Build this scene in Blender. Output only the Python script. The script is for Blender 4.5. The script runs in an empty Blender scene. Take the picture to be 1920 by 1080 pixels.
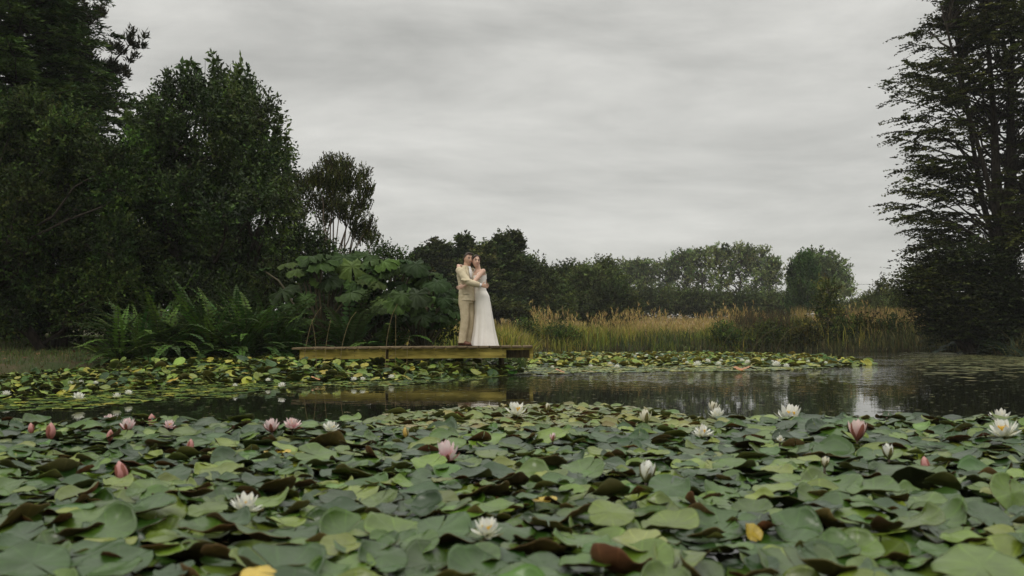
import bpy, math, random
import numpy as np
from mathutils import Vector, Matrix, Euler

random.seed(11)
rng = np.random.default_rng(11)
S = bpy.context.scene
COL = S.collection
R = math.radians
PI = math.pi

# ------------------------------------------------------------------ camera
F = 1866.0            # focal length in photo pixels (1920 wide)
CAMH = 0.70
HOR = 632.0           # horizon row in the photo
TH = math.atan((HOR - 540) / F)
cam = bpy.data.cameras.new('camera')
cam.lens = 35.0; cam.sensor_width = 36.0; cam.clip_end = 8000; cam.clip_start = 0.05
cam.dof.use_dof = True; cam.dof.focus_distance = 18.5; cam.dof.aperture_fstop = 3.8
camo = bpy.data.objects.new('camera', cam); COL.objects.link(camo)
camo.location = (0, 0, CAMH); camo.rotation_euler = (PI / 2 + TH, 0, 0)
S.camera = camo


def at(px, py, Y):
    dx, dy = (px - 960) / F, (540 - py) / F
    d = np.array([dx, math.cos(TH) - dy * math.sin(TH), math.sin(TH) + dy * math.cos(TH)])
    d = d * (Y / d[1])
    return np.array([d[0], Y, CAMH + d[2]])


def on_z(px, py, z=0.0):
    dx, dy = (px - 960) / F, (540 - py) / F
    d = np.array([dx, math.cos(TH) - dy * math.sin(TH), math.sin(TH) + dy * math.cos(TH)])
    d = d * ((z - CAMH) / d[2])
    return np.array([d[0], d[1], z])


def unit(v):
    v = np.asarray(v, float)
    return v / np.maximum(np.linalg.norm(v, axis=-1, keepdims=True), 1e-9)


# ------------------------------------------------------------------ mesh building
class Geo:
    def __init__(s):
        s.V = []; s.Q = []; s.T = []; s.C = []; s.qm = []; s.tm = []; s.n = 0

    def add(s, V, Q=None, T=None, col=(1, 1, 1), mi=0):
        V = np.asarray(V, float).reshape(-1, 3)
        s.V.append(V)
        c = np.asarray(col, float)
        if c.ndim == 1: c = np.tile(c, (len(V), 1))
        s.C.append(c)
        if Q is not None and len(Q):
            Q = np.asarray(Q, int).reshape(-1, 4); s.Q.append(Q + s.n); s.qm.append(np.full(len(Q), mi))
        if T is not None and len(T):
            T = np.asarray(T, int).reshape(-1, 3); s.T.append(T + s.n); s.tm.append(np.full(len(T), mi))
        s.n += len(V)

    def mesh(s, name, mats, smooth=False, origin=None):
        V = np.concatenate(s.V)
        if origin is not None: V = V - np.asarray(origin)
        C = np.concatenate(s.C)
        Q = np.concatenate(s.Q) if s.Q else np.zeros((0, 4), int)
        T = np.concatenate(s.T) if s.T else np.zeros((0, 3), int)
        me = bpy.data.meshes.new(name)
        me.vertices.add(len(V)); me.vertices.foreach_set('co', V.astype(np.float32).ravel())
        loops = np.concatenate([Q.ravel(), T.ravel()]).astype(np.int32)
        me.loops.add(len(loops)); me.loops.foreach_set('vertex_index', loops)
        np_ = len(Q) + len(T)
        me.polygons.add(np_)
        st = np.concatenate([np.arange(len(Q)) * 4, len(Q) * 4 + np.arange(len(T)) * 3]).astype(np.int32)
        me.polygons.foreach_set('loop_start', st)
        mi = np.concatenate(([*s.qm] if s.qm else []) + ([*s.tm] if s.tm else [])).astype(np.int32)
        me.polygons.foreach_set('material_index', mi)
        me.polygons.foreach_set('use_smooth', np.full(np_, bool(smooth)))
        for m in (mats if isinstance(mats, (list, tuple)) else [mats]): me.materials.append(m)
        a = me.attributes.new('col', 'FLOAT_COLOR', 'POINT')
        a.data.foreach_set('color', np.concatenate([C, np.ones((len(C), 1))], 1).astype(np.float32).ravel())
        me.update(calc_edges=True); me.validate()
        return me

    def obj(s, name, mats, parent=None, smooth=False, loc=None):
        origin = loc if loc is not None else (parent_loc(parent) if parent else None)
        o = bpy.data.objects.new(name, s.mesh(name, mats, smooth, origin)); COL.objects.link(o)
        if parent: o.parent = parent
        elif loc is not None: o.location = loc
        return o


def parent_loc(p):
    v = np.array(p.location)
    while p.parent: p = p.parent; v = v + np.array(p.location)
    return v


def thing(name, label, cat, loc=(0, 0, 0), group=None):
    o = bpy.data.objects.new(name, None); COL.objects.link(o); o.empty_display_size = 0.1
    o.location = tuple(loc); tag(o, label, cat, group); return o


def tag(o, label=None, cat=None, group=None, kind=None):
    if label: o['label'] = label
    if cat: o['category'] = cat
    if group: o['group'] = group
    if kind: o['kind'] = kind
    return o


def link(name, me, parent=None, loc=(0, 0, 0), rot=(0, 0, 0), sc=(1, 1, 1)):
    o = bpy.data.objects.new(name, me); COL.objects.link(o)
    o.location = tuple(loc); o.rotation_euler = rot; o.scale = sc if not np.isscalar(sc) else (sc,) * 3
    if parent: o.parent = parent
    return o


def tube(g, pts, rad, n=6, col=(1, 1, 1), mi=0, cap=True, flat=None):
    """tapered tube through pts; rad scalars or (a,b) ellipse pairs; flat: side axis for the a radius"""
    P = np.asarray(pts, float); k = len(P)
    rad = np.asarray([r if not np.isscalar(r) else (r, r) for r in (rad if not np.isscalar(rad) else [rad] * k)], float)
    t = np.gradient(P, axis=0); t = unit(t)
    up = np.array([0.0, 0, 1]) if abs(t[:, 2]).mean() < 0.85 else np.array([0.0, 1, 0])
    if flat is not None:
        u = np.tile(np.asarray(flat, float), (k, 1)); u = unit(u - (u * t).sum(1, keepdims=True) * t)
    else:
        u = unit(np.cross(t, up))
    w = unit(np.cross(u, t))
    an = np.arange(n) / n * 2 * PI
    ring = P[:, None, :] + rad[:, 0, None, None] * np.cos(an)[None, :, None] * u[:, None, :] + rad[:, 1, None, None] * np.sin(an)[None, :, None] * w[:, None, :]
    V = ring.reshape(-1, 3)
    i, j = np.meshgrid(np.arange(k - 1), np.arange(n), indexing='ij')
    a = i * n + j; b = i * n + (j + 1) % n
    Q = np.stack([a, b, b + n, a + n], -1).reshape(-1, 4)
    T = []
    if cap:
        V = np.concatenate([V, P[:1], P[-1:]])
        c0, c1 = k * n, k * n + 1
        for j in range(n):
            T.append((c0, (j + 1) % n, j)); T.append((c1, (k - 1) * n + j, (k - 1) * n + (j + 1) % n))
    g.add(V, Q, T, col, mi)


def box(g, c, size, ax=None, col=(1, 1, 1), mi=0, bev=0.0):
    sx, sy, sz = [v / 2 for v in size]
    ax = np.eye(3) if ax is None else np.asarray(ax, float)
    if bev <= 0:
        L = np.array([(x, y, z) for z in (-sz, sz) for x, y in ((-sx, -sy), (sx, -sy), (sx, sy), (-sx, sy))])
        Q = [(3, 2, 1, 0), (4, 5, 6, 7), (0, 1, 5, 4), (1, 2, 6, 5), (2, 3, 7, 6), (3, 0, 4, 7)]
        g.add(L @ ax + np.asarray(c), Q, None, col, mi)
    else:
        b = bev; rings = []
        for z, k in ((-sz, b), (-sz + b, 0), (sz - b, 0), (sz, b)):
            X, Y = sx - k, sy - k
            rings.append([(x, y, z) for x, y in ((-X + b, -Y), (X - b, -Y), (X, -Y + b), (X, Y - b), (X - b, Y), (-X + b, Y), (-X, Y - b), (-X, -Y + b))])
        L = np.array(rings).reshape(-1, 3); Q = []; T = []
        for i in range(3):
            for j in range(8):
                Q.append((i * 8 + j, i * 8 + (j + 1) % 8, (i + 1) * 8 + (j + 1) % 8, (i + 1) * 8 + j))
        for o, fl in ((0, 1), (24, 0)):
            for j in range(1, 7):
                T.append((o, o + j + 1, o + j) if fl else (o, o + j, o + j + 1))
        g.add(L @ ax + np.asarray(c), Q, T, col, mi)


def ball(g, c, r, ax=None, n=14, m=9, col=(1, 1, 1), mi=0):
    r = np.array([r, r, r] if np.isscalar(r) else r, float); ax = np.eye(3) if ax is None else np.asarray(ax, float)
    th = np.linspace(0, PI, m)[:, None]; ph = np.arange(n)[None, :] / n * 2 * PI
    L = np.stack([np.sin(th) * np.cos(ph), np.sin(th) * np.sin(ph), np.cos(th) * np.ones_like(ph)], -1).reshape(-1, 3) * r
    i, j = np.meshgrid(np.arange(m - 1), np.arange(n), indexing='ij')
    a = i * n + j; b = i * n + (j + 1) % n
    g.add(L @ ax + np.asarray(c), np.stack([a, a + n, b + n, b], -1).reshape(-1, 4), None, col, mi)


def leaves(g, base, d, L, W, nrm, col, fold=0.12):
    """rhombic leaves: base points, directions, lengths, widths, normal hints, colours"""
    N = len(base)
    d = unit(d); s = unit(np.cross(d, nrm)); nn = np.cross(s, d)
    L = np.broadcast_to(np.asarray(L, float), (N,))[:, None]; W = np.broadcast_to(np.asarray(W, float), (N,))[:, None]
    mid = base + d * L * 0.42
    V = np.stack([base, mid + s * W / 2 + nn * W * fold, base + d * L, mid - s * W / 2 + nn * W * fold], 1).reshape(-1, 3)
    g.add(V, np.arange(N * 4).reshape(N, 4), None, np.repeat(np.broadcast_to(col, (N, 3)), 4, 0))


def rdir(n, r=None):
    return unit((r or rng).normal(size=(n, 3)))


def pick_cols(pal, n, jit=0.25, r=None, fol=None):
    r = r or rng
    p = np.asarray(pal, float)
    if fol is not None: p = p * fol
    c = p[r.integers(0, len(p), n)]
    return c * (1 + r.normal(size=(n, 1)) * jit).clip(0.35, 1.9) * (1 + r.normal(size=(n, 3)) * 0.06)


# ------------------------------------------------------------------ materials
def new_mat(name):
    m = bpy.data.materials.new(name); m.use_nodes = True
    nt = m.node_tree; b = nt.nodes['Principled BSDF']
    return m, nt, b


def nd(nt, typ, **kw):
    n = nt.nodes.new(typ)
    for k, v in kw.items():
        if k in n.inputs: n.inputs[k].default_value = v
        else: setattr(n, k, v)
    return n


def col_mat(name, rough=0.5, spec=0.3, transl=0.0, bump=0.0, bscale=60, vary=0.0, vscale=3.0):
    """material whose base colour is the mesh's own 'col' colour"""
    m, nt, b = new_mat(name)
    a = nd(nt, 'ShaderNodeAttribute', attribute_name='col')
    src = a.outputs['Color']
    if vary:
        nz = nd(nt, 'ShaderNodeTexNoise', Scale=vscale, Detail=4.0)
        ge = nd(nt, 'ShaderNodeNewGeometry'); nt.links.new(ge.outputs['Position'], nz.inputs['Vector'])
        mr = nd(nt, 'ShaderNodeMapRange'); mr.inputs[1].default_value = 0.3; mr.inputs[2].default_value = 0.7
        mr.inputs[3].default_value = 1 - vary; mr.inputs[4].default_value = 1 + vary
        nt.links.new(nz.outputs['Fac'], mr.inputs[0])
        vm = nd(nt, 'ShaderNodeVectorMath', operation='SCALE')
        nt.links.new(src, vm.inputs[0]); nt.links.new(mr.outputs[0], vm.inputs['Scale']); src = vm.outputs[0]
    nt.links.new(src, b.inputs['Base Color'])
    b.inputs['Roughness'].default_value = rough; b.inputs['Specular IOR Level'].default_value = spec
    if bump:
        nz = nd(nt, 'ShaderNodeTexNoise', Scale=bscale, Detail=5.0)
        tc = nd(nt, 'ShaderNodeTexCoord'); nt.links.new(tc.outputs['Object'], nz.inputs['Vector'])
        bp = nd(nt, 'ShaderNodeBump', Strength=bump, Distance=0.02)
        nt.links.new(nz.outputs['Fac'], bp.inputs['Height']); nt.links.new(bp.outputs[0], b.inputs['Normal'])
    if transl:
        tr = nd(nt, 'ShaderNodeBsdfTranslucent'); nt.links.new(src, tr.inputs['Color'])
        mx = nd(nt, 'ShaderNodeMixShader'); mx.inputs[0].default_value = transl
        nt.links.new(b.outputs[0], mx.inputs[1]); nt.links.new(tr.outputs[0], mx.inputs[2])
        nt.links.new(mx.outputs[0], nt.nodes['Material Output'].inputs['Surface'])
    return m


def plain_mat(name, c1, c2=None, rough=0.6, spec=0.3, scale=8, bump=0.0, bscale=40, stretch=(1, 1, 1), coord='Object', detail=5.0, lo=0.35, hi=0.65, sheen=0.0):
    m, nt, b = new_mat(name)
    tc = nd(nt, 'ShaderNodeTexCoord'); mp = nd(nt, 'ShaderNodeMapping'); mp.inputs['Scale'].default_value = stretch
    nt.links.new(tc.outputs[coord], mp.inputs['Vector'])
    nz = nd(nt, 'ShaderNodeTexNoise', Scale=scale, Detail=detail); nt.links.new(mp.outputs[0], nz.inputs['Vector'])
    rp = nd(nt, 'ShaderNodeValToRGB'); rp.color_ramp.elements[0].position = lo; rp.color_ramp.elements[1].position = hi
    rp.color_ramp.elements[0].color = (*c1, 1); rp.color_ramp.elements[1].color = (*(c2 or c1), 1)
    nt.links.new(nz.outputs['Fac'], rp.inputs[0]); nt.links.new(rp.outputs[0], b.inputs['Base Color'])
    b.inputs['Roughness'].default_value = rough; b.inputs['Specular IOR Level'].default_value = spec
    if sheen: b.inputs['Sheen Weight'].default_value = sheen
    if bump:
        n2 = nd(nt, 'ShaderNodeTexNoise', Scale=bscale, Detail=6.0); nt.links.new(mp.outputs[0], n2.inputs['Vector'])
        bp = nd(nt, 'ShaderNodeBump', Strength=bump, Distance=0.02); nt.links.new(n2.outputs['Fac'], bp.inputs['Height'])
        nt.links.new(bp.outputs[0], b.inputs['Normal'])
    return m


LEAF = col_mat('foliage', 0.6, 0.12, 0.2)
GLOSSLEAF = col_mat('glossy_foliage', 0.5, 0.2, 0.15)
DULLLEAF = col_mat('dull_foliage', 0.8, 0.1, 0.15)
BARK = plain_mat('bark', (0.02, 0.016, 0.012), (0.055, 0.045, 0.034), 0.9, 0.1, 14, 0.6, 30, (1, 1, 0.2))
PALEBARK = plain_mat('pale_bark', (0.12, 0.09, 0.065), (0.24, 0.19, 0.14), 0.9, 0.1, 14, 0.5, 30, (1, 1, 0.2))
GRASSM = col_mat('grass_blades', 0.65, 0.2, 0.15)

# ------------------------------------------------------------------ sky + light
SUN_EL, SUN_AZ = R(52), R(200)
w = bpy.data.worlds.new('World'); S.world = w; w.use_nodes = True
nt = w.node_tree; bg = nt.nodes['Background']
tc = nd(nt, 'ShaderNodeTexCoord'); sp = nd(nt, 'ShaderNodeSeparateXYZ'); nt.links.new(tc.outputs['Generated'], sp.inputs[0])
zc = nd(nt, 'ShaderNodeMath', operation='MAXIMUM'); zc.inputs[1].default_value = 0.0; nt.links.new(sp.outputs['Z'], zc.inputs[0])
za = nd(nt, 'ShaderNodeMath', operation='ADD'); za.inputs[1].default_value = 0.17; nt.links.new(zc.outputs[0], za.inputs[0])
dx = nd(nt, 'ShaderNodeMath', operation='DIVIDE'); nt.links.new(sp.outputs['X'], dx.inputs[0]); nt.links.new(za.outputs[0], dx.inputs[1])
dy = nd(nt, 'ShaderNodeMath', operation='DIVIDE'); nt.links.new(sp.outputs['Y'], dy.inputs[0]); nt.links.new(za.outputs[0], dy.inputs[1])
cb = nd(nt, 'ShaderNodeCombineXYZ'); nt.links.new(dx.outputs[0], cb.inputs[0]); nt.links.new(dy.outputs[0], cb.inputs[1])
mp = nd(nt, 'ShaderNodeMapping'); mp.inputs['Rotation'].default_value = (0, 0, R(34)); mp.inputs['Scale'].default_value = (0.7, 1.5, 1)
nt.links.new(cb.outputs[0], mp.inputs[0])
n1 = nd(nt, 'ShaderNodeTexNoise', Scale=1.1, Detail=9.0, Roughness=0.6, Distortion=0.3); nt.links.new(mp.outputs[0], n1.inputs['Vector'])
n2 = nd(nt, 'ShaderNodeTexNoise', Scale=0.33, Detail=3.0); nt.links.new(cb.outputs[0], n2.inputs['Vector'])
mpd = nd(nt, 'ShaderNodeMapping'); mpd.inputs['Rotation'].default_value = (0, R(-13), 0); mpd.inputs['Scale'].default_value = (1.0, 1.0, 3.4)
nt.links.new(tc.outputs['Generated'], mpd.inputs[0])
n3 = nd(nt, 'ShaderNodeTexNoise', Scale=3.6, Detail=9.0, Roughness=0.58, Distortion=0.35); nt.links.new(mpd.outputs[0], n3.inputs['Vector'])
mixn = nd(nt, 'ShaderNodeMath', operation='MULTIPLY_ADD'); mixn.inputs[1].default_value = 0.35
nt.links.new(n1.outputs['Fac'], mixn.inputs[0])
m4 = nd(nt, 'ShaderNodeMath', operation='MULTIPLY'); m4.inputs[1].default_value = 0.65; nt.links.new(n3.outputs['Fac'], m4.inputs[0])
nt.links.new(m4.outputs[0], mixn.inputs[2])
rp = nd(nt, 'ShaderNodeValToRGB'); e = rp.color_ramp.elements
e[0].position = 0.36; e[0].color = (0.455, 0.452, 0.424, 1); e[1].position = 0.62; e[1].color = (0.76, 0.75, 0.705, 1)
nt.links.new(mixn.outputs[0], rp.inputs[0])
sky = nd(nt, 'ShaderNodeTexSky'); sky.sky_type = 'NISHITA'; sky.sun_disc = False; sky.sun_elevation = SUN_EL; sky.sun_rotation = SUN_AZ
sks = nd(nt, 'ShaderNodeVectorMath', operation='SCALE'); sks.inputs['Scale'].default_value = 0.08; nt.links.new(sky.outputs[0], sks.inputs[0])
mx = nd(nt, 'ShaderNodeMixRGB'); mx.inputs[0].default_value = 0.93
nt.links.new(sks.outputs[0], mx.inputs[1]); nt.links.new(rp.outputs[0], mx.inputs[2])
zg = nd(nt, 'ShaderNodeMapRange', interpolation_type='SMOOTHSTEP'); zg.inputs[1].default_value = 0.3; zg.inputs[2].default_value = 0.95; zg.inputs[3].default_value = 1.0; zg.inputs[4].default_value = 2.7
nt.links.new(sp.outputs['Z'], zg.inputs[0])
sm_ = nd(nt, 'ShaderNodeVectorMath', operation='SCALE'); nt.links.new(mx.outputs[0], sm_.inputs[0]); nt.links.new(zg.outputs[0], sm_.inputs['Scale'])   # an overcast sky is brightest overhead
nt.links.new(sm_.outputs[0], bg.inputs['Color']); bg.inputs['Strength'].default_value = 1.0
sun = bpy.data.lights.new('sun', 'SUN'); sun.energy = 0.75; sun.angle = R(18); sun.color = (1, 0.95, 0.87)
so = bpy.data.objects.new('sun', sun); COL.objects.link(so)
sd = Vector((math.sin(SUN_AZ) * math.cos(SUN_EL), math.cos(SUN_AZ) * math.cos(SUN_EL), math.sin(SUN_EL)))
so.rotation_euler = sd.to_track_quat('Z', 'Y').to_euler(); so.location = (0, -10, 30)
S.view_settings.view_transform = 'Standard'; S.view_settings.look = 'None'
S.view_settings.exposure = 0.0; S.view_settings.gamma = 1.0
S.render.resolution_x = 1024; S.render.resolution_y = 576
S.cycles.max_bounces = 6; S.cycles.transparent_max_bounces = 4

# ------------------------------------------------------------------ terrain + water
POND = np.array([(-14, 13), (-8.9, 17.2), (-7.9, 18.8), (-6.9, 19.4), (-5.9, 19.7), (-4.9, 19.5), (-4.3, 19.3), (-3.8, 19.9), (-3.0, 20.7), (-1.2, 21.4), (-0.3, 22.2), (0.2, 25), (0.6, 47), (1.3, 51.3), (8, 51.6), (15, 51.6),
                 (19.2, 48.5), (20.3, 45), (19.6, 40), (18.7, 36.3), (18.5, 32), (19, 26), (20, 18), (18, 4), (8, -4), (-8, -4), (-15, 4)], float)


def pond_dist(x, y):
    p = np.stack([x, y], -1); d = np.full(x.shape, 1e9); ins = np.zeros(x.shape, bool)
    n = len(POND)
    for i in range(n):
        a, b = POND[i], POND[(i + 1) % n]; ab = b - a
        t = (((p - a) @ ab) / (ab @ ab)).clip(0, 1)
        d = np.minimum(d, np.linalg.norm(p - (a + t[..., None] * ab), axis=-1))
        c = (a[1] > y) != (b[1] > y)
        with np.errstate(divide='ignore', invalid='ignore'):
            ins ^= c & (x < (b[0] - a[0]) * (y - a[1]) / (b[1] - a[1] + 1e-12) + a[0])
    return np.where(ins, -d, d)


def terrain_h(x, y):
    x = np.asarray(x, float); y = np.asarray(y, float)
    d = pond_dist(x, y)
    s = ((d + 0.5) / 1.6).clip(0, 1); s = s * s * (3 - 2 * s)
    h = -0.45 + 0.67 * s
    far = ((y - 56) / 70).clip(0, 1); h = h + far * 3.0 * (d > 0) + ((d - 1.5) * 0.035).clip(0, 0.5) * (x < 0)
    h = h + 0.03 * np.sin(x * 1.7 + y * 0.6) * np.sin(y * 1.3) * s
    return h


def gh(x, y): return float(terrain_h(np.array([x]), np.array([y]))[0])


def axis(lo, hi, step, ext, n):
    core = np.arange(lo, hi + 1e-6, step)
    g = step * np.cumsum(1.2 ** np.arange(1, n + 1)); g = g * (ext / g[-1]) if g[-1] < ext else g
    return np.concatenate([lo - g[::-1], core, hi + g])


xs = axis(-18, 24, 0.35, 560, 30); ys = axis(-6, 56, 0.35, 700, 28)
X, Yg = np.meshgrid(xs, ys); H = terrain_h(X, Yg)
g = Geo(); nx, ny = len(xs), len(ys)
i, j = np.meshgrid(np.arange(ny - 1), np.arange(nx - 1), indexing='ij'); a = i * nx + j
g.add(np.stack([X, Yg, H], -1).reshape(-1, 3), np.stack([a, a + 1, a + nx + 1, a + nx], -1).reshape(-1, 4))
m, nt, b = new_mat('ground_soil')
ge = nd(nt, 'ShaderNodeNewGeometry')
n1 = nd(nt, 'ShaderNodeTexNoise', Scale=1.3, Detail=8.0, Roughness=0.7); nt.links.new(ge.outputs['Position'], n1.inputs['Vector'])
n2 = nd(nt, 'ShaderNodeTexNoise', Scale=14.0, Detail=6.0); nt.links.new(ge.outputs['Position'], n2.inputs['Vector'])
r1 = nd(nt, 'ShaderNodeValToRGB'); r1.color_ramp.elements[0].position = 0.4; r1.color_ramp.elements[1].position = 0.62
r1.color_ramp.elements[0].color = (0.035, 0.05, 0.018, 1); r1.color_ramp.elements[1].color = (0.08, 0.06, 0.035, 1)
nt.links.new(n1.outputs['Fac'], r1.inputs[0])
r2 = nd(nt, 'ShaderNodeValToRGB'); r2.color_ramp.elements[0].color = (0.16, 0.12, 0.06, 1); r2.color_ramp.elements[1].color = (0.34, 0.25, 0.13, 1)
nt.links.new(n2.outputs['Fac'], r2.inputs[0])
sx = nd(nt, 'ShaderNodeSeparateXYZ'); nt.links.new(ge.outputs['Position'], sx.inputs[0])
mr = nd(nt, 'ShaderNodeMapRange'); mr.inputs[1].default_value = 54; mr.inputs[2].default_value = 60; nt.links.new(sx.outputs['Y'], mr.inputs[0])
mx = nd(nt, 'ShaderNodeMixRGB'); mrx = nd(nt, 'ShaderNodeMapRange'); mrx.inputs[1].default_value = -1.0; mrx.inputs[2].default_value = 2.0; nt.links.new(sx.outputs['X'], mrx.inputs[0])
mxy = nd(nt, 'ShaderNodeMath', operation='MULTIPLY'); nt.links.new(mr.outputs[0], mxy.inputs[0]); nt.links.new(mrx.outputs[0], mxy.inputs[1])
nt.links.new(mxy.outputs[0], mx.inputs[0]); nt.links.new(r1.outputs[0], mx.inputs[1]); nt.links.new(r2.outputs[0], mx.inputs[2])
nt.links.new(mx.outputs[0], b.inputs['Base Color']); b.inputs['Roughness'].default_value = 0.95; b.inputs['Specular IOR Level'].default_value = 0.1
bp = nd(nt, 'ShaderNodeBump', Strength=0.6, Distance=0.05); nt.links.new(n2.outputs['Fac'], bp.inputs['Height']); nt.links.new(bp.outputs[0], b.inputs['Normal'])
tag(g.obj('ground', m, smooth=True), kind='structure')

m, nt, b = new_mat('pond_water')
b.inputs['Base Color'].default_value = (0.012, 0.013, 0.008, 1); b.inputs['Roughness'].default_value = 0.02; b.inputs['IOR'].default_value = 1.333
ge = nd(nt, 'ShaderNodeNewGeometry')
mp = nd(nt, 'ShaderNodeMapping'); mp.inputs['Scale'].default_value = (1.1, 1.0, 1); nt.links.new(ge.outputs['Position'], mp.inputs[0])
n1 = nd(nt, 'ShaderNodeTexNoise', Scale=3.4, Detail=2.0, Roughness=0.5); nt.links.new(mp.outputs[0], n1.inputs['Vector'])
n2 = nd(nt, 'ShaderNodeTexNoise', Scale=0.35, Detail=2.0); nt.links.new(ge.outputs['Position'], n2.inputs['Vector'])
sx = nd(nt, 'ShaderNodeSeparateXYZ'); nt.links.new(ge.outputs['Position'], sx.inputs[0])
mr = nd(nt, 'ShaderNodeMapRange'); mr.inputs[1].default_value = 12.5; mr.inputs[2].default_value = 19.0; mr.inputs[3].default_value = 0.05; mr.inputs[4].default_value = 1.0
nt.links.new(sx.outputs['Y'], mr.inputs[0])
mr2 = nd(nt, 'ShaderNodeMapRange'); mr2.inputs[1].default_value = 0.35; mr2.inputs[2].default_value = 0.65; mr2.inputs[3].default_value = 0.25; mr2.inputs[4].default_value = 1.0
nt.links.new(n2.outputs['Fac'], mr2.inputs[0])
mm = nd(nt, 'ShaderNodeMath', operation='MULTIPLY'); nt.links.new(mr.outputs[0], mm.inputs[0]); nt.links.new(mr2.outputs[0], mm.inputs[1])
ms = nd(nt, 'ShaderNodeMath', operation='MULTIPLY'); ms.inputs[1].default_value = 1.25; nt.links.new(mm.outputs[0], ms.inputs[0])
bp = nd(nt, 'ShaderNodeBump', Distance=0.03); nt.links.new(ms.outputs[0], bp.inputs['Strength'])
nt.links.new(n1.outputs['Fac'], bp.inputs['Height']); nt.links.new(bp.outputs[0], b.inputs['Normal'])
WATER = m
g = Geo(); g.add([(-17, -6, 0), (23, -6, 0), (23, 54, 0), (-17, 54, 0)], [(0, 1, 2, 3)])
tag(g.obj('pond_water', WATER), kind='structure')

# thin air between here and the far trees, added also to lift the blacks
m = bpy.data.materials.new('haze_air'); m.use_nodes = True; nt = m.node_tree; nt.nodes.clear()
ou = nt.nodes.new('ShaderNodeOutputMaterial'); pv = nt.nodes.new('ShaderNodeVolumePrincipled')
pv.inputs['Color'].default_value = (0.9, 0.92, 0.92, 1); pv.inputs['Density'].default_value = 0.00038; nt.links.new(pv.outputs[0], ou.inputs['Volume'])
g = Geo(); box(g, (0, 16, 24), (1260, 1560, 52)); tag(g.obj('haze', m), 'thin haze in the air over the pond and fields', 'haze', kind='stuff')

# ------------------------------------------------------------------ trees
def limb(p0, p1, sag=0.0, n=6, wob=0.06, r=None):
    r = r or rng
    t = np.linspace(0, 1, n)[:, None]
    P = np.asarray(p0) * (1 - t) + np.asarray(p1) * t
    L = np.linalg.norm(np.asarray(p1) - np.asarray(p0))
    P[:, 2] += np.sin(t[:, 0] * PI) * sag * L
    P[1:-1] += r.normal(size=(n - 2, 3)) * wob * L * 0.5
    return P


def blob_px(px, py, Y, rpx, ry=None, dep=1.0):
    c = at(px, py, Y); s = Y / F
    return c, np.array([rpx * s, rpx * s * dep, (ry or rpx) * s])


FOL = np.array([1.66, 1.7, 1.02])


def spray(g, base, d, ln, nl, L, W, pal, spread=0.9, up=0.25, droop=0.0, jit=0.3, flat=False):
    """leafy twigs: base (N,3), dir (N,3), twig length, nl leaves on each"""
    N = len(base)
    d = unit(d)
    t = (np.arange(nl) + 0.5) / nl
    tt = np.tile(t, N) + rng.normal(size=N * nl) * 0.08
    B = np.repeat(base, nl, 0); D = np.repeat(d, nl, 0)
    ll = np.repeat(np.broadcast_to(ln, (N,)), nl)
    pos = B + D * (tt * ll)[:, None]
    pos[:, 2] -= droop * ll * tt ** 2
    if flat:
        sidev = unit(np.cross(D, np.array([0, 0, 1.0]))) * np.where(np.arange(N * nl) % 2 == 0, 1, -1)[:, None]
        ld = D * 0.75 + sidev * spread + rng.normal(size=D.shape) * 0.18
        nrm = np.array([0, 0, 0.8]) + rng.normal(size=D.shape) * 0.62; ld = ld + rng.normal(size=D.shape) * np.array([0.1, 0.1, 0.22])
    else:
        ld = D * 0.6 + rdir(len(D)) * spread + np.array([0, 0, up])
        nrm = rdir(len(D)) + np.array([0, 0, 0.5])
    tw = np.repeat(pick_cols(pal, N, jit, fol=FOL), nl, 0) * (1 + rng.normal(size=(N * nl, 1)) * 0.18).clip(0.5, 1.6)
    sz = (1 + rng.normal(size=N * nl) * 0.2).clip(0.5, 1.5)
    leaves(g, pos, ld, L * sz, W * sz, nrm, tw)


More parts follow.
